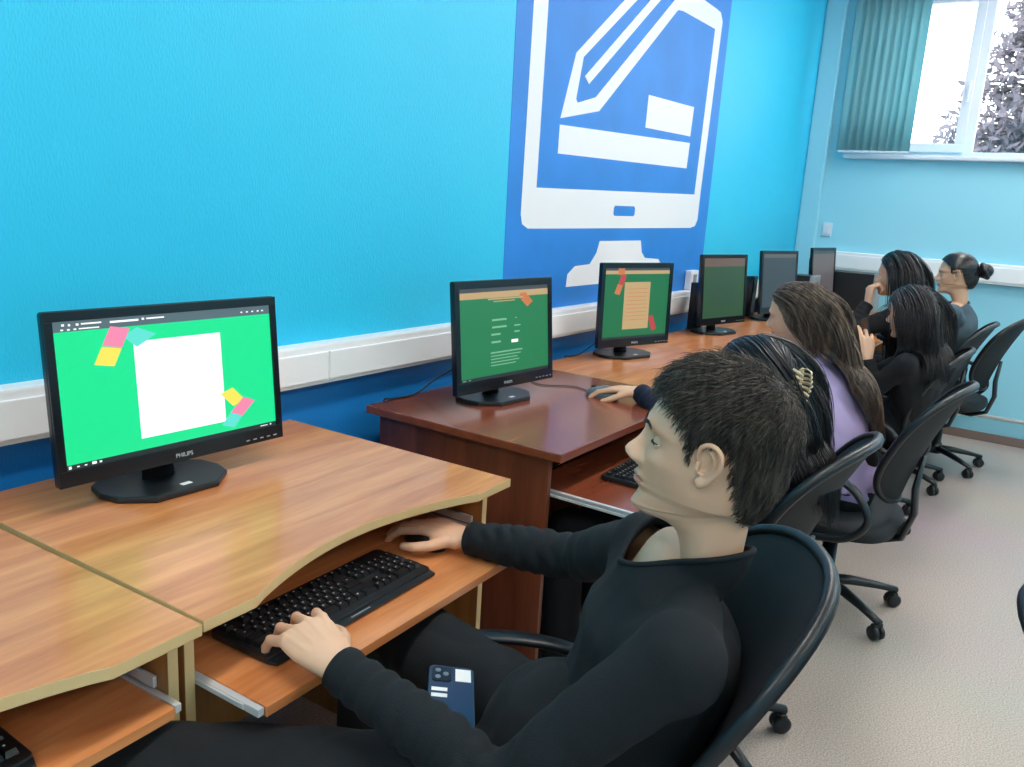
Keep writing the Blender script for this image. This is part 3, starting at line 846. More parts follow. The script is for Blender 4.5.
# ---------------------------------------------------------------- office chairs
def make_chair(label, seat_z=.40, group=None, s=.93, rec=.06, wide=1.0):
    e = empty('office_chair'); tag(e, label, 'office chair', group)
    # five star base
    for k in range(5):
        a = 2*PI*k/5+.35
        d = Vector((math.cos(a), math.sin(a), 0)); sd = Vector((-math.sin(a), math.cos(a), 0))
        leg = G(); leg.tube([d*.02+Vector((0, 0, .105)), d*.10+Vector((0, 0, .100)), d*.20+Vector((0, 0, .085)), d*.285+Vector((0, 0, .068))], [(.024, .020), (.022, .018), (.018, .014), (.015, .011)], 10, ref=sd)
        l = leg.build('leg', M['chair_plastic'], e)
        c = G(); p = d*.275
        for sg in (-1, 1):
            X = Matrix.Translation(p+Vector((0, 0, .0275))+sd*(.013*sg)) @ Matrix((( sd.x, d.x, 0, 0), (sd.y, d.y, 0, 0), (0, 0, 1, 0), (0, 0, 0, 1))) @ Matrix.Rotation(PI/2, 4, 'Y')
            c.lathe([(.004, -.0095), (.020, -.0095), (.0265, -.005), (.0265, .005), (.020, .0095), (.004, .0095)], 18, X=X)
        c.tube([p+Vector((0, 0, .028)), p+Vector((0, 0, .075))], .008, 8)
        c.box(-.010, .010, -.022, .022, .040, .062, .006, X=Matrix.Translation(p) @ Matrix.Rotation(a, 4, 'Z'))
        c.build('caster', M['chair_plastic'], l)
    G().tube([(0, 0, .075), (0, 0, .14), (0, 0, .141), (0, 0, .26), (0, 0, .261), (0, 0, seat_z-.06)], [.036, .034, .027, .027, .015, .015], 18).build('gas_column', M['chair_plastic'], e)
    # seat cushion
    g = G(); n = 32; rows = []
    for (r, z) in ((.30, -.055), (.80, -.052), (.97, -.035), (1.0, -.015), (.97, .004), (.85, .014), (.5, .012), (.05, .006)):
        rows.append((r, z))
    vs = []; fs = []
    for r, z in rows:
        for k in range(n):
            a = 2*PI*k/n; ca, sa = math.cos(a), math.sin(a)
            x = .235*r*math.copysign(abs(ca)**.62, ca); y = .225*r*math.copysign(abs(sa)**.62, sa)
            zz = z-.03*max(0, (y-.12)/.1)**2*(1 if z > -.05 else .3)+.012*(x/.235)**2*(z > 0)
            vs.append((x, y, seat_z+zz))
    for i in range(len(rows)-1):
        for k in range(n): fs.append((i*n+k, i*n+(k+1) % n, (i+1)*n+(k+1) % n, (i+1)*n+k))
    fs += [tuple(range(n))[::-1], tuple((len(rows)-1)*n+k for k in range(n))]
    g.add(vs, fs, 0, True); g.build('seat', M['chair_fabric'], e)
    G().box(-.09, .09, -.10, .10, seat_z-.085, seat_z-.05, .01).build('seat_mechanism', M['chair_plastic'], e)
    # backrest: concave shell, wide rounded top, narrower bottom
    def bp(u, v, off=0.0):
        hw = (.15+.085*math.sin(min(1, v*1.15)*PI/2))*wide
        x = u*hw
        y = -.215-.03*v-.085*v*v+.085*(u*u)*(1-.25*v)-rec*(v-.35)
        z = seat_z+.085+.445*v
        return Vector((x, y-off, z))
    NU, NV = 18, 30
    def edge(u, v):       # superellipse mapping of the unit square
        return u, v
    g = G(); vs = []
    def shape(i, j, off):
        u = -1+2*i/NU; v = .5-.5*math.cos(PI*j/NV)
        vv = v*2-1
        k = (1-abs(vv)**3.2)**(1/2.6) if abs(vv) < 1 else 0
        k = max(k, .10)
        return bp(u*k, v, off)
    for off in (0, .012):
        for j in range(NV+1):
            for i in range(NU+1): vs.append(shape(i, j, off))
    q = (NU+1)*(NV+1); fs = []
    for j in range(NV):
        for i in range(NU):
            a = j*(NU+1)+i
            fs.append((a, a+1, a+NU+2, a+NU+1)); fs.append((q+a, q+a+NU+1, q+a+NU+2, q+a+1))
    for i in range(NU):
        fs.append((i, q+i, q+i+1, i+1)); a = NV*(NU+1)+i; fs.append((a, a+1, q+a+1, q+a))
    for j in range(NV):
        a = j*(NU+1); b = a+NU+1; fs.append((a, b, q+b, q+a)); a += NU; b += NU; fs.append((a, q+a, q+b, b))
    g.add(vs, fs, 0, True); br = g.build('backrest', M['chair_fabric'], e)
    ring = [shape(0, j, .006) for j in range(NV+1)]+[shape(i, NV, .006) for i in range(1, NU)]+[shape(NU, j, .006) for j in range(NV, -1, -1)]+[shape(i, 0, .006) for i in range(NU-1, 0, -1)]
    G().tube(ring, (.010, .013), 8, closed=True).build('backrest_frame', M['chair_plastic'], e)
    sp = [(0, -.04, seat_z-.075), (0, -.16, seat_z-.08), (0, -.235, seat_z-.05), (0, -.262, seat_z+.05), (0, -.252, seat_z+.14), (0, -.262, seat_z+.26)]
    G().tube(sp, [(.032, .012)]*4+[(.036, .012), (.02, .008)], 12, ref=(1, 0, 0)).build('back_support', M['chair_plastic'], e)
    for sg in (-1, 1):
        x = sg*.262
        P = [(sg*.14, .02, seat_z-.062), (sg*.22, .02, seat_z-.06), (x, -.0, seat_z-.035), (x+sg*.008, -.105, seat_z-.01), (x+sg*.008, -.165, seat_z+.065), (x+sg*.004, -.115, seat_z+.155), (x, -.03, seat_z+.195), (x, .08, seat_z+.205), (x, .17, seat_z+.195), (x, .20, seat_z+.185)]
        Q = []
        V = [Vector(p) for p in P]
        for i in range(len(V)-1):
            a, b, c, d = V[max(i-1, 0)], V[i], V[i+1], V[min(i+2, len(V)-1)]
            for k in range(5):
                t = k/5; Q.append(.5*((2*b)+(c-a)*t+(2*a-5*b+4*c-d)*t*t+(3*b-a-3*c+d)*t**3))
        Q.append(V[-1])
        L = len(Q)
        rad = []
        for i in range(L):
            q_ = i/(L-1)
            rad.append((.017+.010*smoothstep(.50, .75, q_), .014-.003*q_))
        rad[-1] = (.014, .006)
        G().tube(Q, rad, 10, ref=(1, 0, 0) if True else None).build('armrest', M['chair_plastic'], e)
    e.scale = (s, s, s)
    return e
def put_chair(e, x, y, rz):
    e.location = (x, y, 0); e.rotation_euler = (0, 0, rz); return e
# ================================================================ people
M['skin'] = mat('skin_light', srgb(226, 180, 148), .5, sss=.10, var=(22, .06), bump=(260, .06))
M['lips'] = mat('lips', srgb(196, 134, 114), .45)
M['eye_white'] = mat('eye_white', srgb(228, 226, 222), .2)
M['iris'] = mat('iris_dark', srgb(52, 40, 34), .15)
M['brow'] = mat('eyebrow_hair', srgb(52, 42, 36), .7)
M['hair_brown_short'] = mat('hair_dark_brown', srgb(62, 56, 52), .5, spec=.4)
M['hair_black'] = mat('hair_black', srgb(18, 18, 22), .33, spec=.6)
M['hair_brown'] = mat('hair_long_brown', srgb(92, 74, 64), .45)
M['hair_dark'] = mat('hair_dark_soft', srgb(36, 34, 36), .40)
M['black_shirt'] = mat('black_jersey', srgb(12, 19, 25), .9, bump=(420, .35))
M['black_trousers'] = mat('black_trousers', srgb(13, 17, 22), .9, bump=(350, .35))
M['navy'] = mat('navy_knit', srgb(22, 28, 52), .9, bump=(380, .4))
M['lilac'] = mat('lilac_cotton', srgb(190, 172, 218), .8, bump=(300, .3))
M['grey_top'] = mat('slate_grey_jersey', srgb(74, 94, 106), .85, bump=(300, .3))
M['black_knit'] = mat('black_knit', srgb(16, 18, 22), .9, bump=(300, .4))
M['shoe'] = mat('black_shoe', srgb(20, 20, 22), .5)

def streaks(m, lo, hi, sc=90):
    nt = m.node_tree; b = nt.nodes['Principled BSDF']
    tc = nt.nodes.new('ShaderNodeTexCoord'); n = nt.nodes.new('ShaderNodeTexNoise'); n.inputs['Scale'].default_value = sc; n.inputs['Detail'].default_value = 3
    mp = nt.nodes.new('ShaderNodeMapping'); mp.inputs['Scale'].default_value = (1, 1, .12)
    cr = nt.nodes.new('ShaderNodeValToRGB'); cr.color_ramp.elements[0].position = .38; cr.color_ramp.elements[1].position = .64
    cr.color_ramp.elements[0].color = lo; cr.color_ramp.elements[1].color = hi
    nt.links.new(tc.outputs['Object'], mp.inputs['Vector']); nt.links.new(mp.outputs[0], n.inputs['Vector']); nt.links.new(n.outputs['Fac'], cr.inputs[0]); nt.links.new(cr.outputs[0], b.inputs['Base Color'])
streaks(M['hair_brown_short'], srgb(34, 30, 28), srgb(84, 76, 68), 160)
streaks(M['hair_brown'], srgb(62, 50, 44), srgb(126, 106, 90), 60)
streaks(M['hair_dark'], srgb(22, 22, 25), srgb(54, 50, 52), 70)
streaks(M['hair_black'], srgb(9, 9, 12), srgb(30, 28, 34), 80)

def lerp_tab(tab, z):
    a = np.array(tab); o = np.argsort(a[:, 0]); return np.interp(z, a[o, 0], a[o, 1])

# head: +Y is the face, +Z up, origin between the ears.  Tables run over z.
T_F = [(.122, .0), (.119, .025), (.112, .046), (.10, .062), (.085, .075), (.065, .0845), (.045, .0895), (.032, .0935), (.022, .0925), (.012, .0865), (.0, .085), (-.02, .0875), (-.035, .088), (-.05, .0885),
       (-.062, .086), (-.072, .0815), (-.083, .0835), (-.094, .085), (-.102, .0815), (-.108, .072), (-.113, .058), (-.118, .043), (-.124, .029), (-.131, .020), (-.142, .014), (-.175, .006)]
T_B = [(.122, -.0), (.119, -.028), (.112, -.050), (.10, -.069), (.085, -.083), (.065, -.094), (.045, -.100), (.02, -.1025), (-.01, -.100), (-.04, -.091), (-.065, -.080), (-.09, -.073), (-.12, -.072), (-.15, -.071), (-.175, -.064)]
T_W = [(.122, .0), (.119, .024), (.112, .041), (.10, .054), (.085, .063), (.065, .0695), (.045, .0735), (.02, .0745), (0, .0725), (-.02, .070), (-.045, .066), (-.065, .061), (-.085, .0555), (-.10, .051), (-.115, .0485), (-.14, .0465), (-.175, .043)]
T_N = [(.122, 2.0), (.06, 2.1), (.0, 2.15), (-.04, 1.95), (-.07, 1.75), (-.09, 1.65), (-.11, 1.8), (-.12, 2.0), (-.22, 2.0)]   # squareness of the front half
ZS = np.concatenate([np.linspace(.1218, .10, 9), np.linspace(.096, .045, 12), np.linspace(.0425, -.125, 78), np.linspace(-.13, -.175, 8)])

def head_points(nth=120, face=1.0, male=True, off=0.0):
    # denser sampling near the face
    q = np.linspace(-1, 1, nth, endpoint=False)
    th = PI*(0.62*q + 0.38*q**3)            # 0 = front
    TH, Z = np.meshgrid(th, ZS)
    yf = lerp_tab(T_F, Z); yb = lerp_tab(T_B, Z); w = lerp_tab(T_W, Z)
    nf = lerp_tab(T_N, Z)
    if not male:
        w = w*np.where(Z < -.05, .93, 1.0)
    ct, st = np.cos(TH), np.sin(TH)
    front = ct > 0
    n = np.where(front, nf, 2.1)
    yc = np.where(Z < -.095, np.maximum(-.02-.06*smoothstep(-.095, -.12, Z)*0, -.03), -.005)
    Y = np.where(front, yc+(yf-yc)*np.abs(ct)**(2/n), yc+(yb-yc)*np.abs(ct)**(2/n))
    Xx = w*np.sign(st)*np.abs(st)**(2/n)
    P = np.stack([Xx, Y, Z], -1)
    if face > 0:
        fr = smoothstep(.0, .5, ct)
        X_ = P[..., 0]; aX = np.abs(X_)
        def g(x, z, cx, cz, sx, sz): return np.exp(-((x-cx)/sx)**2-((z-cz)/sz)**2)
        d = np.zeros_like(Z)
        nose_h = np.interp(Z, [-.046, -.0385, -.0345, -.029, -.023, -.016, -.006, .006, .016, .024], [0, .005, .0165, .0238, .0262, .0235, .0165, .0105, .006, .0])
        nose_s = np.interp(Z, [-.04, -.032, -.024, -.012, .01, .025], [.0120, .0145, .0128, .0085, .0072, .009])
        d += nose_h*np.exp(-np.abs(X_/nose_s)**2.3)
        d += .0075*g(aX, Z, .0135, -.031, .0055, .0065)                # nostril wings
        d -= .0095*g(aX, Z, .029, .006, .0130, .0110)                  # sockets
        d += .0045*g(aX, Z, .030, .0255, .022, .0075)                  # brow ridge
        d += .0040*g(aX, Z, .046, -.020, .017, .014)                   # cheek bones
        d -= .0045*g(aX, Z, .040, -.055, .016, .018)*(1 if male else .6)
        d -= .0016*g(X_, Z, 0, -.043, .0035, .005)                     # philtrum
        lw = np.exp(-np.abs(X_/.0215)**3)
        d += .0058*lw*np.exp(-((Z+.0515)/.0042)**2)+.0062*lw*np.exp(-((Z+.0615)/.0048)**2)
        d -= .0030*np.exp(-np.abs(X_/.024)**4)*np.exp(-((Z+.0565)/.0013)**2)
        d += .0030*g(X_, Z, 0, -.093, .014, .010)
        P[..., 1] += d*fr*face
    # the jaw rises towards the ear
    Zt = P[..., 2].copy()
    kk = np.interp(Zt, [-.175, -.135, -.115, -.100, -.060, .2], [0, .20, .36, .30, 0, 0])
    P[..., 2] = Zt+kk*np.clip(.082-P[..., 1], 0, .12)
    # the neck leans back from the head
    P[..., 1] -= np.clip(-.115-Zt, 0, 1)*.18
    return P, TH

def grid_faces(nr, nc, close=True):
    f = []
    for i in range(nr-1):
        for k in range(nc if close else nc-1):
            f.append((i*nc+k, (i+1)*nc+k, (i+1)*nc+(k+1) % nc, i*nc+(k+1) % nc))
    return f

def ear(sx):
    """cupped ear: rim, inner fold, hollow, tragus and lobe, fused into one surface"""
    g = G()
    def q(y, z, h): return Vector((sx*(.0680+h), .009+y, .004+z))
    def sw(pts, rad):
        P = [q(*p) for p in pts]; Q = []; Rr = []
        for i in range(len(P)-1):
            a, b, c, d = P[max(i-1, 0)], P[i], P[i+1], P[min(i+2, len(P)-1)]
            for k in range(5):
                t = k/5; Q.append(.5*((2*b)+(c-a)*t+(2*a-5*b+4*c-d)*t*t+(3*b-a-3*c+d)*t**3)); Rr.append(rad[i]+(rad[i+1]-rad[i])*t)
        Q.append(P[-1]); Rr.append(rad[-1]); g.tube(Q, Rr, 10); g.ball(Q[0], Rr[0], 10); g.ball(Q[-1], Rr[-1], 10)
    sw([(.007, .001, .003), (.011, .010, .005), (.010, .021, .009), (.003, .0285, .014), (-.007, .0290, .019), (-.0155, .022, .022), (-.0185, .010, .022), (-.017, -.002, .0195), (-.012, -.013, .015), (-.006, -.022, .010), (.0, -.026, .007)], [.0030, .0033, .0034, .0034, .0034, .0035, .0034, .0032, .0034, .0046, .0052])
    sw([(-.003, .020, .012), (-.009, .014, .014), (-.0115, .005, .014), (-.010, -.005, .011), (-.004, -.012, .008), (.004, -.012, .007)], [.0028, .0032, .0034, .0034, .0033, .0028])
    sw([(.0085, -.001, .005), (.0085, -.008, .006)], [.0036, .0034])
    sw([(.001, -.023, .006), (-.001, -.018, .006)], [.0062, .0055])
    # shell behind the folds
    vs = []; n = 24
    for lay in (0, 1):
        for r in (.0, .5, 1.0):
            for k in range(n):
                a = 2*PI*k/n
                y = -.004-.0135*math.cos(a)*r-.003*math.sin(a)*r; z = .002+.0265*math.sin(a)*r
                h = .002+.0165*smoothstep(.010, -.016, y)*r
                vs.append(q(y, z, h-lay*.0035))
    fs = []
    for lay in (0, 1):
        o_ = lay*3*n
        for i in range(2):
            for k in range(n):
                f = (o_+i*n+k, o_+(i+1)*n+k, o_+(i+1)*n+(k+1) % n, o_+i*n+(k+1) % n); fs.append(f if lay == 0 else f[::-1])
    for k in range(n): fs.append((2*n+k, 5*n+k, 5*n+(k+1) % n, 2*n+(k+1) % n))
    g.add(vs, fs, 0, True)
    me = remeshed(g, .0011, 3, .5)
    h = G(); merge_mesh(h, me)
    return h

def add_head(g, X, male=True, face=1.0, ears=True, s=1.0):
    """appends head and neck to g in world/local coords via X; lips use material 1"""
    P, TH = head_points(male=male, face=face)
    nr, nc = P.shape[:2]
    pts = P.reshape(-1, 3)
    base = len(g.v)
    fs = grid_faces(nr, nc)
    fs = [f[::-1] for f in fs]
    mi = []
    for f in fs:
        c = pts[list(f)].mean(0)
        lip = c[1] > .05 and ((c[2]+.0565)/.0088)**2+(c[0]/.0235)**2 < 1 and c[2] > -.0665
        mi.append(1 if lip else 0)
    g.add([X @ Vector(p) for p in pts], fs, 0, True)
    g.mi[-len(fs):] = mi
    top = tuple(base+k for k in range(nc)); g.f.append(top); g.mi.append(0); g.sm.append(True)
    bot = tuple(base+(nr-1)*nc+k for k in range(nc))[::-1]; g.f.append(bot); g.mi.append(0); g.sm.append(True)
    if ears:
        for sx in (-1, 1):
            e = ear(sx); g.add(e.v, e.f, 0, True, X)
    # eyelids
    for sx in (-1, 1):
        lid = G(); c = Vector((sx*.0300, .0665, .0045)); R_ = .0122
        nr_, nc_ = 9, 16
        for up_ in (1, -1):
            vs = []
            for i in range(nr_):
                el = math.radians((-1+81*i/(nr_-1)) if up_ > 0 else -(25+55*i/(nr_-1)))
                for k in range(nc_):
                    az = math.radians(-80+160*k/(nc_-1))
                    e2 = el*1.0
                    vs.append(c+Vector((R_*math.sin(az), R_*math.cos(az)*math.cos(e2), R_*math.cos(az)*math.sin(e2))))
            fs2 = [(i*nc_+k, i*nc_+k+1, (i+1)*nc_+k+1, (i+1)*nc_+k) for i in range(nr_-1) for k in range(nc_-1)]
            if up_ < 0: fs2 = [f[::-1] for f in fs2]
            lid.add(vs, fs2, 0, True)
        g.add(lid.v, lid.f, 0, True, X)
    return P

def add_lashes(parent, X):
    g = G()
    for sx in (-1, 1):
        c = Vector((sx*.0300, .0665, .0045)); R_ = .0128; el = math.radians(-2)
        P = [c+Vector((R_*math.sin(a), R_*math.cos(a)*math.cos(el)+.0006, R_*math.cos(a)*math.sin(el)-.0002)) for a in [math.radians(-68+136*k/10) for k in range(11)]]
        g.tube([X @ p for p in P], [.0004+.0014*math.sin(PI*(k+.5)/11) for k in range(11)], 6)
    g.build('eyelashes', M['brow'], parent)

def add_eyes(parent, X):
    for sx in (-1, 1):
        g = G(); c = Vector((sx*.0300, .0665, .0045))
        g.ball(c, .0116, 20, 0)
        look = Vector((0, 1, -.28)).normalized()
        g.ball(c+look*.0040, (.0082, .0082, .0082), 16, 1)
        k = G(); k.add(g.v, g.f, 0, True, X); k.mi = g.mi
        k.build('eye', [M['eye_white'], M['iris']], parent)

def scalp_ok(th, z, style):
    """hair region on the head; th 0 front, +-pi back"""
    a = np.degrees(np.abs(th))
    if style == 'short':
        line = np.interp(a, [0, 20, 35, 47, 56, 63, 69, 76, 88, 96, 104, 116, 135, 180], [.078, .077, .071, .062, .052, .046, .004, .032, .040, .030, -.010, -.040, -.062, -.070])
    else:
        line = np.interp(a, [0, 30, 50, 65, 78, 95, 115, 180], [.078, .074, .056, .034, .0, -.02, -.07, -.10])
    return z > line

def face_dir(v):
    v = Vector((v[0], v[1], 0)).normalized(); return math.atan2(-v.x, v.y)

def head_matrix(pos, yaw_, pitch_, roll_, s):
    return Matrix.Translation(pos) @ Matrix.Rotation(yaw_, 4, 'Z') @ Matrix.Rotation(-pitch_, 4, 'X') @ Matrix.Rotation(roll_, 4, 'Y') @ Matrix.Scale(s, 4)

def ribbons(paths, width, name, m, parent, taper=True, smooth=True):
    """paths (N, L, 3) -> thin triangular-section strands as one mesh"""
    N, L = paths.shape[:2]
    T = np.gradient(paths, axis=1); T /= np.linalg.norm(T, axis=2, keepdims=True)+1e-9
    rng = np.random.RandomState(1)
    U = rng.normal(size=(N, 1, 3)); U = U-T*(U*T).sum(2, keepdims=True); U /= np.linalg.norm(U, axis=2, keepdims=True)+1e-9
    V = np.cross(T, U)
    q = np.linspace(0, 1, L)
    wd = (width*np.ones(L)) * ((1-q**3*.85) if taper else 1)
    wd = wd[None, :, None]*rng.uniform(.7, 1.3, (N, 1, 1))
    vs = []
    for k in range(3):
        a = 2*PI*k/3; vs.append(paths+(U*math.cos(a)+V*math.sin(a))*wd)
    A = np.stack(vs, 2).reshape(-1, 3)
    idx = np.arange(N*L*3).reshape(N, L, 3)
    F = []
    for k in range(3):
        a = idx[:, :-1, k]; b = idx[:, :-1, (k+1) % 3]; c = idx[:, 1:, (k+1) % 3]; d = idx[:, 1:, k]
        F.append(np.stack([a, b, c, d], -1).reshape(-1, 4))
    F = np.concatenate(F)
    me = bpy.data.meshes.new(name)
    me.vertices.add(len(A)); me.vertices.foreach_set('co', A.reshape(-1))
    me.loops.add(F.size); me.loops.foreach_set('vertex_index', F.reshape(-1).astype(np.int32))
    me.polygons.add(len(F)); me.polygons.foreach_set('loop_start', np.arange(0, F.size, 4, dtype=np.int32))
    me.update(calc_edges=True); me.validate()
    me.polygons.foreach_set('use_smooth', np.ones(len(me.polygons), dtype=bool))
    return me

def scalp_samples(style, n, seed, male=True):
    P, TH = head_points(face=0, male=male)
    nr, nc = TH.shape
    pu = np.roll(P, -1, 1)-np.roll(P, 1, 1); pv = np.gradient(P, axis=0)
    Nn = np.cross(pu, pv); Nn /= np.linalg.norm(Nn, axis=2, keepdims=True)+1e-9
    ctr = np.array([0, -.01, .01]); sg = np.sign(((P-ctr)*Nn).sum(2, keepdims=True)); Nn = Nn*sg
    area = np.linalg.norm(np.cross(pu/2, pv), axis=2)
    ok = scalp_ok(TH, P[..., 2], style)&(np.arange(nr)[:, None] > 0)
    w = (area*ok).reshape(-1); w /= w.sum()
    rng = np.random.RandomState(seed)
    i = rng.choice(len(w), n, p=w)
    pp = P.reshape(-1, 3)[i]+rng.normal(0, .0012, (n, 3)); nn = Nn.reshape(-1, 3)[i]
    return pp, nn, TH.reshape(-1)[i], rng

def cap_mesh(style, thick, X, male=True, edge=True):
    """close-fitting layer of hair over the scalp"""
    P, TH = head_points(face=0, male=male)
    nr, nc = TH.shape
    pu = np.roll(P, -1, 1)-np.roll(P, 1, 1); pv = np.gradient(P, axis=0)
    Nn = np.cross(pu, pv); Nn /= np.linalg.norm(Nn, axis=2, keepdims=True)+1e-9
    ctr = np.array([0, -.01, .01]); Nn = Nn*np.sign(((P-ctr)*Nn).sum(2, keepdims=True))
    Nn[0] = (0, 0, 1)
    t = thick(TH, P[..., 2])
    ok = scalp_ok(TH, P[..., 2]+.001, style)
    Q = P+Nn*t[..., None]
    A = Q.reshape(-1, 3)
    fs = []
    for i in range(nr-1):
        for k in range(nc):
            k2 = (k+1) % nc
            if ok[i, k] and ok[i+1, k] and ok[i, k2] and ok[i+1, k2]:
                fs.append((i*nc+k, i*nc+k2, (i+1)*nc+k2, (i+1)*nc+k))
    fs.append(tuple(range(nc)))
    g = G(); g.add([X @ Vector(a) for a in A], fs, 0, True)
    return g

def merge_mesh(g, me):
    v, _ = mesh_np(me)
    L = np.empty(len(me.polygons)*1, dtype=np.int32)
    g.add([tuple(a) for a in v], [tuple(p.vertices) for p in me.polygons], 0, True)

def short_hair(parent, X, m, seed=3):
    th_f = lambda TH, Z: .002+.005*smoothstep(.02, .09, Z)+.003*smoothstep(1.9, 2.6, np.abs(TH))*smoothstep(-.09, -.03, Z)
    cap = cap_mesh('short', th_f, X)
    pp, nn, th, rng = scalp_samples('short', 15000, seed)
    z = pp[:, 2]
    # growth direction: from a whorl at the back of the crown, forward over the top, down the sides and nape
    wh = np.array([.01, -.062, .098])
    d = pp-wh+rng.normal(0, .012, pp.shape); d -= nn*(d*nn).sum(1, keepdims=True); d /= np.linalg.norm(d, axis=1, keepdims=True)+1e-9
    down = np.tile(np.array([[0, .25, -1.0]]), (len(pp), 1)); down -= nn*(down*nn).sum(1, keepdims=True); down /= np.linalg.norm(down, axis=1, keepdims=True)+1e-9
    k = smoothstep(.085, .03, z)[:, None]
    d = d*(1-k)+down*k+rng.normal(0, .16, d.shape)
    top = smoothstep(.02, .085, z)
    L = (.014+.014*top)*rng.uniform(.7, 1.25, len(pp))
    lift = (.11+.03*top+.20*top*smoothstep(-.09, .0, pp[:, 1]))*rng.uniform(.6, 1.3, len(pp))
    n = 6; path = np.zeros((len(pp), n, 3)); p = pp+nn*(.0025+.0045*top)[:, None]; dirv = d+nn*lift[:, None]*1.6+rng.normal(0, .10, d.shape)
    dirv /= np.linalg.norm(dirv, axis=1, keepdims=True)
    for i in range(n):
        path[:, i] = p
        p = p+dirv*(L/(n-1))[:, None]
        dirv = dirv-nn*(.17*(1+lift))[:, None]*.8+np.array([0, .0, -.05]); dirv /= np.linalg.norm(dirv, axis=1, keepdims=True)
    R = np.array(X.to_3x3()); t = np.array(X.translation)
    path = path @ R.T + t
    me = ribbons(path, .00055, 'hair', m, parent)
    merge_mesh(cap, me)
    return cap.build('hair', m, parent)

def long_hair(parent, X, m, length, seed, obst, n=2600, wid=.0014, side_in_front=0.0, wave=.0, gather=None, flow=(0, -.15, -1.0), part=0.0, vol=.012, spread=1.0, style='long', stiff=.9, cen=None):
    """strands fall over the skull and then down over obstacle ellipsoids (centre, radii) in world space"""
    th_f = lambda TH, Z: .002+vol*.35*smoothstep(-.1, .08, Z)
    cap = cap_mesh(style, th_f, X, male=False)
    pp, nn, th, rng = scalp_samples(style, n, seed, male=False)
    R = np.array(X.to_3x3()); t = np.array(X.translation); s = abs(np.linalg.det(R))**(1/3); Rn = R/s
    P = pp @ R.T+t; Nw = nn @ Rn.T
    Xi = np.array(X.inverted())
    fl = np.array(flow) @ Rn.T; fl /= np.linalg.norm(fl)
    # away from the parting on top, then down
    side = np.sign(pp[:, 0]-part)[:, None]*np.array([[1.0, 0, 0]])
    back = np.array([[0, -1.0, 0]])
    d = (side*.9+back*.8) @ Rn.T
    d = d-Nw*(d*Nw).sum(1, keepdims=True)
    k = smoothstep(.09, .02, pp[:, 2])[:, None]
    d = d*(1-k)+fl*k; d /= np.linalg.norm(d, axis=1, keepdims=True)
    steps = max(10, int(length/.018)); st = length/steps
    Lr = rng.uniform(.82, 1.0, len(P))
    path = np.zeros((len(P), steps+1, 3)); p = P+Nw*(.003+vol*.35*smoothstep(-.1, .08, pp[:, 2]))[:, None]
    lay = rng.uniform(.0, 1.0, len(P))          # layer depth
    ph = rng.uniform(0, 6.28, len(P)); grp = np.floor(th*4)/4
    for i in range(steps+1):
        path[:, i] = p
        if gather is not None:
            c = np.array(gather[0]); r = gather[1]
            to = c-p; dist = np.linalg.norm(to, axis=1, keepdims=True)
            near = (path[:, :i+1]-c) ; hit = (np.linalg.norm(near, axis=2).min(1) < r)[:, None]
            d = np.where(hit, d*.6+np.array([0, -.12, -1.0])*.4+(-to)*0, d*.55+to/(dist+1e-6)*.45)
        else:
            d = d*stiff+fl*(1-stiff)+0
            if i*st > .16:
                d = d+np.array([0, 0, -.25])
        d /= np.linalg.norm(d, axis=1, keepdims=True)
        wv = wave*np.sin(i*st*38+ph*.35+grp*5)[:, None]*np.cross(d, np.array([0, 1.0, 0]))
        p = p+(d+wv)*(st*Lr)[:, None]
        if cen is not None and i*st > .08:
            p[:, 0] += (cen[0]-p[:, 0])*cen[1]
        # stay outside the skull
        q = (p-t) @ np.linalg.inv(R).T
        e = np.array([.075+vol*.5, .098+vol*.5, .112+vol*.5]); c0 = np.array([0, -.006, .006])
        rr = np.sqrt((((q-c0)/(e))**2).sum(1)); lim = 1.0+.11*lay
        push = np.where(rr < lim, lim/np.maximum(rr, 1e-3), 1.0)[:, None]
        # leave the face free
        q2 = c0+(q-c0)*push
        if not side_in_front:
            infront = (q2[:, 1] > .02)&(q2[:, 2] < .05); q2[infront, 1] -= (q2[infront, 1]-.02)*.5
        p = q2 @ R.T+t
        for c, r in obst:
            c = np.array(c); r = np.array(r)*(1.0); v = (p-c)/r; rr = np.linalg.norm(v, axis=1)
            lim = 1.0+.16*lay*spread
            push = np.where(rr < lim, lim/np.maximum(rr, 1e-3), 1.0)[:, None]
            p = c+v*push*r
    me = ribbons(path, wid, 'hair', m, parent)
    merge_mesh(cap, me)
    return cap.build('hair', m, parent)

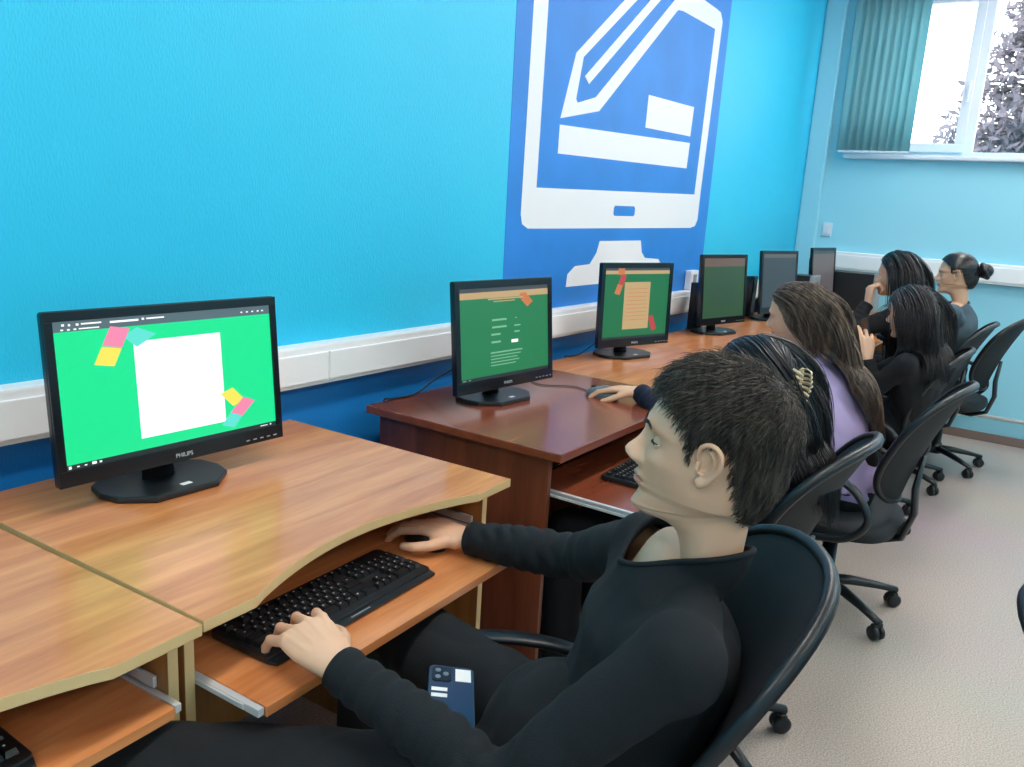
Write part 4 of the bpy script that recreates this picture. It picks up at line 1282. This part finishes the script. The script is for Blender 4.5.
# ---- hands
def hand_mesh(Wp, d, nrm, thumb_sign, curls, s=1.0, thumb=(.55, .25), spread_=1.0, voxel=.0022):
    """Wp wrist, d towards fingers, nrm back of hand, thumb_sign +1: thumb on side d x nrm"""
    d = Vector(d).normalized(); nrm = Vector(nrm); nrm = (nrm-d*nrm.dot(d)).normalized(); lat = d.cross(nrm)*thumb_sign
    X = Matrix((( d.x, lat.x, nrm.x, Wp[0]), (d.y, lat.y, nrm.y, Wp[1]), (d.z, lat.z, nrm.z, Wp[2]), (0, 0, 0, 1))) @ Matrix.Scale(s, 4)
    g = G()
    # wrist and palm
    g.tube([(-.016, 0, 0), (-.008, 0, 0), (.0, 0, .0), (.02, 0, 0), (.045, -.001, 0), (.07, -.001, .001), (.088, -.001, .002), (.094, -.001, .001)],
           [(.0205, .0165), (.0235, .0170), (.026, .017), (.032, .0165), (.0385, .0155), (.041, .0135), (.039, .010), (.030, .006)], 20, ref=(0, 1, 0))
    g.cap((.015, .020, -.006), .015, (.052, .030, -.008), .012)     # ball of the thumb
    base = [(.088, .030), (.092, .0095), (.088, -.0115), (.079, -.031)]
    lens = [(.044, .026, .021), (.048, .030, .022), (.045, .028, .022), (.035, .021, .019)]
    rad = [(.0098, .0086, .0076, .0064), (.0100, .0088, .0078, .0066), (.0096, .0084, .0075, .0062), (.0086, .0076, .0068, .0056)]
    for i in range(4):
        p = Vector((base[i][0]-.014, base[i][1]*.93, .001)); a = 0.0
        sp = (1.5-i)*.085*spread_
        q = Vector((base[i][0], base[i][1], .001))
        g.cap(p, rad[i][0], q, rad[i][0])
        for j in range(3):
            a += curls[i][j]
            dv = Vector((math.cos(a)*math.cos(sp), math.sin(sp)*math.cos(a)**.5 if math.cos(a) > 0 else 0, -math.sin(a)))
            r_ = q+dv*lens[i][j]
            g.cap(q, rad[i][j], r_, rad[i][j+1]); 
            g.ball(q+Vector((0, 0, .0012)), rad[i][j]*1.04, 10)
            q = r_
    t0 = Vector((.030, .026, -.006)); o_, dn = thumb
    v1 = Vector((math.cos(o_), math.sin(o_), -dn)).normalized()
    t1 = t0+v1*.038
    v2 = Vector((math.cos(o_*.55), math.sin(o_*.55), -dn*1.1)).normalized(); t2 = t1+v2*.030
    v3 = Vector((math.cos(o_*.2), math.sin(o_*.2), -dn*.9)).normalized(); t3 = t2+v3*.022
    g.cap(t0, .0140, t1, .0105); g.cap(t1, .0105, t2, .0096); g.cap(t2, .0096, t3, .0078)
    me = remeshed(g, voxel, 3, .5)
    # tendons and knuckle creases
    v, n_ = mesh_np(me)
    for i in range(4):
        y = base[i][1]*(.55+.45*np.clip(v[:, 0]/.088, 0, 1))
        m_ = np.exp(-((v[:, 1]-y)/.0032)**2)*smoothstep(.02, .05, v[:, 0])*smoothstep(.10, .085, v[:, 0])*(n_[:, 2] > .3)
        v += n_*(m_*.0011)[:, None]
    set_np(me, v)
    me.transform(X)
    # nails
    return me

def limb_loft(g, pts, rads, ref, n=18):
    """smooth limb through control points"""
    P = [Vector(p) for p in pts]; Q = []; Rr = []
    for i in range(len(P)-1):
        a, b, c, d = P[max(i-1, 0)], P[i], P[i+1], P[min(i+2, len(P)-1)]
        for k in range(6):
            t = k/6
            Q.append(.5*((2*b)+(c-a)*t+(2*a-5*b+4*c-d)*t*t+(3*b-a-3*c+d)*t**3))
            r0, r1 = rads[i], rads[i+1]
            e = t*t*(3-2*t)
            Rr.append((r0[0]+(r1[0]-r0[0])*e, r0[1]+(r1[1]-r0[1])*e))
    Q.append(P[-1]); Rr.append(rads[-1])
    g.tube(Q, Rr, n, ref=ref)
    g.ball(Q[0], (Rr[0][0]+Rr[0][1])/2*.98, 14); g.ball(Q[-1], (Rr[-1][0]+Rr[-1][1])/2*.98, 14)

def torso_shape(g, sp, grow=0.0, ext=0.0):
    """pelvis -> neck, elliptical, lateral axis from the shoulders"""
    pel, nb, sl, sr, k = Vector(sp['pelvis']), Vector(sp['neck']), Vector(sp['sh'][0]), Vector(sp['sh'][1]), sp.get('build', 1.0)
    lat = (sr-sl).normalized(); mid = (sl+sr)/2
    up_ = (mid-pel)
    bend = sp.get('bend', (0, -.03, 0))
    fb = lat.cross(Vector((0, 0, 1))).normalized()          # towards the back? sign handled by bend
    c = [pel, pel.lerp(mid, .28)+Vector(bend)*.7, pel.lerp(mid, .55)+Vector(bend), pel.lerp(mid, .82)+Vector(bend)*.6, mid+Vector((0, 0, .018))+Vector(bend)*.3, nb]
    hw = (sr-sl).length/2
    r = [(.150*k, .105*k), (.138*k, .098*k), (hw*.92, .108*k), (hw*1.02, .110*k), (hw*.80, .070*k), (.0455, .0455)]
    r = [(a+grow, b+grow) for a, b in r]
    if ext:
        ax = (Vector(sp['head'])+Vector((0, -.03, -.10))-nb).normalized(); c.append(nb+ax*ext); r.append(r[-1])
    limb_loft(g, c, r, lat)
    for s_ in (sl, sr):
        g.ball(s_, .056*k+grow, 16); g.cap(s_, .052*k+grow, nb.lerp(s_, .40)+Vector((0, 0, -.022)), .036*k+grow)
        g.cap(mid.lerp(s_, .5)+Vector((0, 0, -.05)), .075*k+grow, s_+Vector((0, 0, -.01)), .055*k+grow)

def arm_shape(g, sh, el, wr, grow, k=1.0, end=1.0, cuff=None):
    sh, el, wr = Vector(sh), Vector(el), Vector(wr)
    e = sh.lerp(el, .5); f = el.lerp(wr, .33)
    w2 = el.lerp(wr, end)
    rw = cuff if cuff else .024*k+grow
    limb_loft(g, [sh, e, el, f, w2], [(.050*k+grow, .052*k+grow), (.046*k+grow, .044*k+grow), (.040*k+grow, .038*k+grow), (.040*k+grow, .037*k+grow), (rw, rw)], (0, 0, 1))

def wrinkle(me, sp, amp, seed):
    """cloth folds: rings around forearms and elbows, soft drag lines elsewhere"""
    v, n = mesh_np(me)
    rng = np.random.RandomState(seed)
    ph = rng.uniform(0, 6.28, 8)
    disp = np.zeros(len(v))
    near = np.zeros(len(v))
    for i in (0, 1):
        sh, el, wr = [np.array(sp[k_][i]) for k_ in ('sh', 'el', 'wr')]
        for a, b, A, fq in ((el, wr, 1.0, 64.0), (sh, el, .8, 34.0)):
            ab = b-a; L = np.linalg.norm(ab); t = ((v-a) @ ab)/L**2; dd = np.linalg.norm(v-a-np.clip(t, 0, 1)[:, None]*ab, axis=1)
            m_ = smoothstep(.085, .06, dd)*(t > -.1)*(t < 1.1)
            ang = np.arctan2((v-a) @ np.cross(ab/L, [0, 0, 1.0]), (v-a)[:, 2])
            near = np.maximum(near, m_)
            dens = (1.0 if a is el else (t*1.0).clip(.15, 1))
            disp += m_*A*dens*(np.abs(np.sin(t*L*fq*PI*.5+ph[0]+.9*np.sin(ang+ph[1])+.6*np.sin(3*ang+t*9+ph[2])))-.62)*1.0
    s = v @ np.array([9.0, 14.0, -22.0]); u = v @ np.array([21.0, -8.0, 9.0])
    disp += (1-near)*1.1*(np.abs(np.sin(s+1.3*np.sin(u*.7+ph[3])+ph[4]))-.6)*(.5+.5*np.sin(u*.6+ph[5]))
    set_np(me, v+n*(amp*disp)[:, None])

def clip_mesh(me, co, no, centre, radius):
    bm = bmesh.new(); bm.from_mesh(me)
    c = Vector(centre)
    fs = [f for f in bm.faces if (f.calc_center_median()-c).length < radius]
    geom = set(fs)
    for f in fs: geom.update(f.edges); geom.update(f.verts)
    bmesh.ops.bisect_plane(bm, geom=list(geom), dist=1e-5, plane_co=Vector(co), plane_no=Vector(no), clear_outer=True)
    # boundary loop for a hem
    loops = []
    be = [e for e in bm.edges if e.is_boundary and (e.verts[0].co-c).length < radius+.02]
    adj = {}
    for e in be:
        for a, b in ((0, 1), (1, 0)):
            adj.setdefault(e.verts[a], []).append(e.verts[b])
    seen = set(); best = []
    for st in adj:
        if st in seen: continue
        lp = [st]; seen.add(st); cur = st
        while True:
            nx = [q for q in adj[cur] if q not in seen]
            if not nx: break
            cur = nx[0]; seen.add(cur); lp.append(cur)
        if len(lp) > len(best): best = lp
    out = [v.co.copy() for v in best]
    bm.to_mesh(me); bm.free(); me.update()
    return out

def smooth_loop(L, k=6):
    n = len(L)
    if n < 8: return L
    for _ in range(k):
        L = [(L[i-1]+L[i]*2+L[(i+1) % n])/4 for i in range(n)]
    return L[::2]

def person(name_loc, sp, label):
    s = sp.get('s', .95); k = sp.get('build', 1.0)*s
    sp = dict(sp); vox = sp.get('voxel', .008)
    # ---- body: one continuous surface under the clothes plus head and hands on it
    body = G()
    spb = dict(sp); spb['build'] = k
    torso_shape(body, spb, -.018)
    for i in (0, 1):
        arm_shape(body, sp['sh'][i], sp['el'][i], sp['wr'][i], -.010, k)
    for i in (0, 1):
        hip, kn, ft = Vector(sp['hip'][i]), Vector(sp['knee'][i]), Vector(sp['foot'][i])
        limb_loft(body, [hip, hip.lerp(kn, .5), kn, kn.lerp(ft, .35), ft+Vector((0, 0, .06))], [(.068*k, .068*k), (.060*k, .060*k), (.050*k, .050*k), (.048*k, .048*k), (.032*k, .032*k)], (1, 0, 0))
    bm_ = remeshed(body, max(vox, .009), 4)
    g = G(); merge_mesh(g, bm_)
    X = head_matrix(sp['head'], sp['hyaw'], sp['hpitch'], sp.get('hroll', 0), s)
    add_head(g, X, sp.get('male', False), 1.0, sp.get('ears', True), s)
    for i in (0, 1):
        if sp.get('hand') and sp['hand'][i]:
            h = sp['hand'][i]
            hm = hand_mesh(sp['wr'][i], h['d'], h['n'], h.get('ts', 1), h['curl'], s*h.get('s', 1.0), h.get('thumb', (.55, .25)), h.get('spread', 1.0), h.get('voxel', .0026))
            merge_mesh(g, hm)
    o = g.build('person', [M['skin'], M['lips']])
    tag(o, label, 'person')
    # ---- shirt
    c = G(); torso_shape(c, spb, .004+sp.get('loose', 0), .04)
    for i in (0, 1):
        arm_shape(c, sp['sh'][i], sp['el'][i], sp['wr'][i], .005+sp.get('loose', 0)*.6, k, 1.0, sp.get('cuff', .034*s))
    me = remeshed(c, vox, 5)
    wrinkle(me, sp, sp.get('fold', .0035), sp.get('seed', 1))
    nb = Vector(sp['neck']); hd = Vector(sp['head'])
    nax = sp.get('collar_n')
    nax = Vector(nax).normalized() if nax else (hd+Vector((0, -.03, -.10))-nb).normalized()
    loop = clip_mesh(me, nb+nax*sp.get('collar_off', -.005), nax, nb+nax*.03, .12)
    hems = [loop]
    for i in (0, 1):
        wr, el = Vector(sp['wr'][i]), Vector(sp['el'][i]); ax = (wr-el).normalized()
        hems.append(clip_mesh(me, wr-ax*.006, ax, wr, .05))
    me.polygons.foreach_set('use_smooth', np.ones(len(me.polygons), dtype=bool))
    sh = link('shirt', me, sp['shirt'], o)
    so = sh.modifiers.new('thickness', 'SOLIDIFY'); so.thickness = .003; so.offset = -1
    hg = G()
    for lp in hems[:1]:
        if len(lp) > 8: hg.tube(smooth_loop(lp), (.0042, .0042), 8, closed=True)
    if hg.v: hg.build('collar', sp['shirt'], sh)
    hg = G()
    # ---- trousers
    t = G()
    pel = Vector(sp['pelvis']); lat = (Vector(sp['hip'][1])-Vector(sp['hip'][0])).normalized()
    limb_loft(t, [pel+Vector((0, 0, -.03)), pel+Vector((0, 0, .05))], [(.155*k, .125*k), (.150*k, .112*k)], lat)
    for i in (0, 1):
        hip, kn, ft = Vector(sp['hip'][i]), Vector(sp['knee'][i]), Vector(sp['foot'][i])
        limb_loft(t, [hip, hip.lerp(kn, .5), kn, kn.lerp(ft, .35), ft+Vector((0, 0, .07))], [(.088*k, .088*k), (.080*k, .080*k), (.066*k, .068*k), (.064*k, .064*k), (.058*k, .058*k)], (1, 0, 0))
    me = remeshed(t, max(vox, .008), 5)
    v, n = mesh_np(me)
    q = np.abs(np.sin(v @ np.array([24., 30., 12.])+1.5*np.sin(v @ np.array([11., -19., 7.]))))-.6
    set_np(me, v+n*(q*.0045)[:, None])
    me.polygons.foreach_set('use_smooth', np.ones(len(me.polygons), dtype=bool))
    link('trousers', me, sp.get('trousers', M['black_trousers']), o)
    for i in (0, 1):
        ft, kn = Vector(sp['foot'][i]), Vector(sp['knee'][i])
        fd = Vector(sp.get('footdir', (0, 1, 0))).normalized()
        q = G(); q.tube([ft-fd*.06+Vector((0, 0, .045)), ft-fd*.03+Vector((0, 0, .048)), ft+fd*.04+Vector((0, 0, .045)), ft+fd*.12+Vector((0, 0, .030)), ft+fd*.17+Vector((0, 0, .022))], [(.028, .040), (.036, .044), (.040, .042), (.042, .028), (.026, .018)], 16, ref=fd.cross(Vector((0, 0, 1))))
        q.box(-.04, .04, -.065, .165, .0008, .014, .006, X=Matrix.Translation((ft.x, ft.y, 0)) @ Matrix.Rotation(face_dir(fd), 4, 'Z'))
        q.build('shoe', M['shoe'], o)
    add_eyes(o, X)
    if sp.get('male'): add_lashes(o, X)
    if sp.get('brows', True):
        r = np.random.RandomState(5)
        R = np.array(X.to_3x3()); tt = np.array(X.translation)
        for sx in (-1, 1):
            n_ = 210; paths = np.zeros((n_, 4, 3))
            for j in range(n_):
                u = r.uniform(0, 1)
                x = .014+.034*u; zz = .0235+.006*math.sin(u*PI*.8)+r.uniform(-.0028, .0028)*(1-.5*u); y = .0955-(x/.075)**2*.030
                dv = np.array([.8, -.25, .25-.5*u])*.0075
                for q in range(4): paths[j, q] = np.array([sx*(x+dv[0]*q/3), y+dv[1]*q/3+.0025, zz+dv[2]*q/3])
            me = ribbons(paths @ R.T+tt, .0008, 'eyebrow', M['brow'], o)
            link('eyebrow', me, M['brow'], o)
    return o, X
# ---------------------------------------------------------------- the boy in front
boy = dict(s=.98, male=True, voxel=.006,
    pelvis=(.95, -1.13, .50), neck=(1.013, -1.292, .866), sh=((.868, -1.325, .805), (1.145, -1.150, .805)),
    el=((.765, -1.150, .605), (1.270, -.955, .685)), wr=((.742, -.872, .678), (1.238, -.728, .668)),
    hip=((.875, -1.10, .50), (1.03, -1.05, .50)), knee=((.53, -.68, .525), (1.06, -.66, .54)), foot=((.50, -.56, 0), (1.10, -.58, 0)),
    head=(1.012, -1.285, 1.022), hyaw=face_dir((-.34, .94)), hpitch=-.155, hroll=0.0,
    bend=(.03, -.035, 0), shirt=M['black_shirt'], seed=4, fold=.0045, cuff=.033, collar_off=.014, collar_n=(.13, .34, .94),
    hand=(dict(d=(.24, 1, .14), n=(-.20, -.10, 1), ts=1, s=1.08, curl=((.50, .70, .45), (.44, .66, .42), (.44, .64, .42), (.42, .60, .4)), thumb=(.62, .45), spread=2.0, voxel=.0021),
          dict(d=(-.12, 1, .03), n=(.02, 0, 1), ts=-1, s=1.05, curl=((.25, .45, .3), (.22, .4, .3), (.25, .45, .3), (.3, .5, .3)), thumb=(1.15, .10), spread=1.0, voxel=.0024)))
o, X = person(None, boy, 'young man with short dark hair, black long sleeved top, typing at the nearest keyboard')
short_hair(o, X, M['hair_brown_short'])

def smartphone(loc, R_, label, hand=False):
    e = empty('smartphone', loc); e.rotation_euler = R_; tag(e, label, 'phone')
    g = G(); g.prism([(p[0], p[1]) for p in round_rect(.070, .145, .009)], -.004, .004, bev=.0018); g.build('phone_body', mat('phone_dark_blue', srgb(26, 46, 70), .18, coat=.5) if not hand else M['bezel'], e)
    if not hand:
        c = G(); c.prism([(p[0]-.015, p[1]+.050) for p in round_rect(.030, .034, .006)], .0038, .0052, bev=.0004); c.build('camera_bump', M['bezel'], e)
        for dx, dy in ((-.021, .058), (-.021, .042), (-.009, .050)):
            l = G(); l.lathe([(.0045, 0), (.0045, .0008), (.0036, .0012), (.0002, .0012)], 16, X=Matrix.Translation((dx, dy, .0050))); l.build('camera_lens', M['mouse_grey'], e)
        G().box(.006, .030, .036, .066, .0039, .0044).build('white_sticker', M['white_label'], e)
        for k in range(2): G().box(-.030, -.006, .010-.014*k, .018-.014*k, .0039, .0044).build('white_print', M['white_label'], e)
    return e
smartphone((.868, -.985, .607), (.06, .10, -.90), 'dark blue phone with white stickers lying on the lap of the boy in black')

# ---------------------------------------------------------------- chairs
put_chair(make_chair('black office chair with wide mesh back, under the boy in front', .42, rec=.08, wide=1.0), .93, -1.11, face_dir((-.5, .86)))
put_chair(make_chair('black office chair of the girl with the hair clip', .40), 1.88, -1.0, .0)
put_chair(make_chair('black office chair with loop armrests, carrying the girl in lilac', .39), 2.88, -1.10, -.03)
put_chair(make_chair('black office chair of the girl with shoulder length hair, second row of backs', .36), 3.93, -1.0, .05)
put_chair(make_chair('black office chair of the girl with straight black hair', .42), 4.64, -1.03, .0)
put_chair(make_chair('large looking black office chair against the pale end wall', .43), 5.13, -1.16, -.12)
put_chair(make_chair('black office chair cut off by the right picture edge', .40), 1.21, -2.008, 3.14)

# ---------------------------------------------------------------- the girls
def girl(label, hx, hy, hz, look, pitch_, pelv, shirt, el=None, wr=None, hands=(None, None), s=.92, sh_w=.155, lean=0.0, **kw):
    fd = Vector((pelv[3], pelv[4], 0)).normalized() if len(pelv) > 3 else Vector((0, 1, 0))
    lat = Vector((fd.y, -fd.x, 0))
    p = Vector(pelv[:3]); h = Vector((hx, hy, hz))
    lk = Vector((look[0], look[1], 0)).normalized()
    nb = h-lk*(.035*s+.15*s*math.sin(pitch_))+Vector((0, 0, -.150*s))
    mid = nb+Vector((0, 0, -.050))+fd*.012
    sh = (mid-lat*sh_w, mid+lat*sh_w)
    if el is None: el = (sh[0]+Vector((0, 0, -.20))+fd*.13-lat*.04, sh[1]+Vector((0, 0, -.20))+fd*.13+lat*.04)
    if wr is None: wr = (el[0]+fd*.20+Vector((0, 0, .05))+lat*.05, el[1]+fd*.20+Vector((0, 0, .05))-lat*.05)
    hip = (p-lat*.075+fd*.03, p+lat*.075+fd*.03)
    kn = (hip[0]+fd*.36+Vector((0, 0, .015))-lat*.03, hip[1]+fd*.36+Vector((0, 0, .015))+lat*.03)
    ft = (Vector((kn[0].x, kn[0].y, 0))-fd*.02, Vector((kn[1].x, kn[1].y, 0))-fd*.02)
    rest = dict(d=tuple(fd*.9+Vector((0, 0, -.1))), n=(0, 0, 1), curl=((.4, .5, .3),)*4, thumb=(.5, .3))
    hh = [dict(rest, ts=1) if hands[0] is None else hands[0], dict(rest, ts=-1) if hands[1] is None else hands[1]]
    sp = dict(s=s, pelvis=tuple(p), neck=tuple(nb), sh=[tuple(v) for v in sh], el=[tuple(v) for v in el], wr=[tuple(v) for v in wr], hip=[tuple(v) for v in hip], knee=[tuple(v) for v in kn],
              foot=[tuple(v) for v in ft], head=(hx, hy, hz), hyaw=face_dir(look), hpitch=pitch_, shirt=shirt, hand=hh, footdir=tuple(fd), brows=False, bend=tuple(-fd*.03), build=.92, collar_off=-.005)
    sp.update(kw)
    o, X = person(None, sp, label)
    obst = [((p.lerp(mid, .80)-fd*.03), (.175, .125, .16)), (p.lerp(mid, .45)-fd*.04, (.16, .125, .22)), (sh[0], (.062, .066, .062)), (sh[1], (.062, .066, .062)), (nb, (.055, .058, .08))]
    return o, X, [(tuple(c), r) for c, r in obst], sp

# girl at the cherry desk, black hair held by a claw clip
o, X, ob, sp = girl('girl with black hair held by a claw clip, navy sleeve reaching for the mouse', 1.83, -1.088, .952, (.05, 1), .30, (1.90, -1.03, .47), M['navy'],
    el=((1.66, -1.06, .62), (2.13, -.86, .70)), wr=((1.80, -.90, .545), (2.255, -.605, .785)),
    hands=(None, dict(d=(-.12, 1, -.10), n=(.1, .08, 1), ts=-1, curl=((.20, .40, .3), (.18, .38, .28), (.22, .42, .3), (.3, .5, .35)), thumb=(.65, .35), spread=1.1)), ears=False)
long_hair(o, X, M['hair_black'], .30, 11, ob, n=3400, wid=.0013, vol=.006, flow=(.02, -.12, -1), cen=(1.83, .045))
def claw_clip(loc, rz):
    e = empty('claw_clip', loc, rz); tag(e, 'cream and black claw clip in the black hair of the girl behind the boy', 'hair clip')
    m1 = mat('clip_cream', srgb(206, 188, 150), .3)
    for sg in (-1, 1):
        g = G()
        for k in range(7):
            x = (k-3)*.009; q = 1-.35*abs(k-3)/3
            g.tube([(x*.6, 0, .010), (x, -sg*-.012*q*1.0, .014), (x*1.15, sg*.022*q, .004), (x*1.15, sg*.020*q, -.014), (x*1.0, sg*.008, -.024)], [(.0030, .0016)]*4+[(.0012, .001)], 8, ref=(1, 0, 0))
        g.tube([(-.030, sg*.010, .012), (0, sg*.013, .0155), (.030, sg*.010, .012)], .0032, 8)
        g.build('jaw', m1, e)
    g = G(); g.tube([(-.012, 0, .016), (.012, 0, .016)], .0045, 10); g.build('spring', M['black_plastic'], e)
    return e
c = claw_clip((1.768, -1.195, .985), .3); c.rotation_euler = (-.25, 1.45, .55); c.scale = (1.05, 1.15, 1.1)

# girl in lilac with long brown hair
o, X, ob, sp = girl('girl with very long brown hair in a lilac shirt at the third monitor', 2.82, -.895, 1.005, (-.02, 1), .14, (2.91, -1.10, .47), M['lilac'],
    el=((2.68, -.78, .70), (3.12, -.80, .70)), wr=((2.78, -.60, .785), (3.02, -.58, .785)), loose=.016, fold=.010, ears=False)
long_hair(o, X, M['hair_brown'], .53, 12, ob, n=4200, wid=.0014, wave=.10, flow=(.22, -.62, -1.0), vol=.010, cen=(2.93, .028))

# girl with shoulder length dark hair, phone in the raised hand
o, X, ob, sp = girl('girl with dark shoulder length hair in black, holding a phone up in a pale hand', 3.817, -1.105, .957, (.22, 1), .10, (3.95, -1.13, .46), M['black_knit'],
    el=((3.66, -1.02, .64), (4.05, -.92, .62)), wr=((3.665, -.985, .775), (3.93, -.80, .70)),
    hands=(dict(d=(.10, .30, 1), n=(-.85, -.3, .1), ts=-1, curl=((.25, .5, .4), (.5, .6, .4), (.7, .7, .5), (.9, .7, .5)), thumb=(.75, .3), spread=1.6), None), ears=False)
long_hair(o, X, M['hair_dark'], .285, 13, ob, n=3800, wid=.0015, wave=.10, vol=.032, side_in_front=1)
smartphone((3.735, -.955, .860), (1.45, .25, .55), 'black phone held up by the girl with shoulder length hair', True)

# girl with long straight black hair, chin on hand
o, X, ob, sp = girl('girl with long straight black hair in black, her chin resting on a hand', 4.34, -.945, 1.087, (.06, 1), .08, (4.62, -1.06, .52), M['black_knit'],
    el=((4.10, -.80, .80), (4.62, -.72, .77)), wr=((4.20, -.855, .95), (4.56, -.56, .785)),
    hands=(dict(d=(.35, .05, 1), n=(-.5, .85, 0), ts=-1, curl=((1.0, 1.2, .8),)*4, thumb=(.5, .3)), None), ears=False)
long_hair(o, X, M['hair_black'], .50, 14, ob, n=3400, wid=.0016, vol=.014)

# girl with the bun
o, X, ob, sp = girl('girl with her dark hair in a bun, slate grey top, nearest the end wall', 4.92, -1.135, 1.085, (-.18, 1), .02, (5.05, -1.15, .52), M['grey_top'])
cap = cap_mesh('short', lambda TH, Z: .004+.007*smoothstep(-.05, .06, Z), X)
pp, nn, th, rng = scalp_samples('short', 3000, 7)
tgt_ = np.array([0, -.118, .028])
paths = np.zeros((len(pp), 9, 3)); p_ = pp+nn*.006
for i in range(9):
    paths[:, i] = p_; d_ = tgt_-p_; L_ = np.linalg.norm(d_, axis=1, keepdims=True); p_ = p_+d_/np.maximum(9-i, 1)
    e_ = np.array([.083, .110, .121]); c0_ = np.array([0, -.006, .006]); q_ = (p_-c0_)/e_; rr = np.linalg.norm(q_, axis=1, keepdims=True); p_ = c0_+q_*np.where(rr < 1, 1/np.maximum(rr, .01), 1)*e_
me = ribbons(paths @ np.array(X.to_3x3()).T+np.array(X.translation), .0013, 'h', M['hair_black'], o)
merge_mesh(cap, me)
b_ = G(); N_ = 90
for k in range(5):
    b_.tube([X @ Vector((.030*math.cos(a)*(1-.12*k)*math.cos(.5*k)+.0, -.138+.016*math.sin(a*1.0+k)*1.0,   .034+.034*math.sin(a)*(1-.12*k))) for a in [2*PI*j/24 for j in range(24)]], .014, 8, closed=True)
b_.ball(X @ Vector((0, -.142, .034)), .038, 16)
cap.add(b_.v, b_.f, 0, True)
cap.build('hair', M['hair_black'], o)
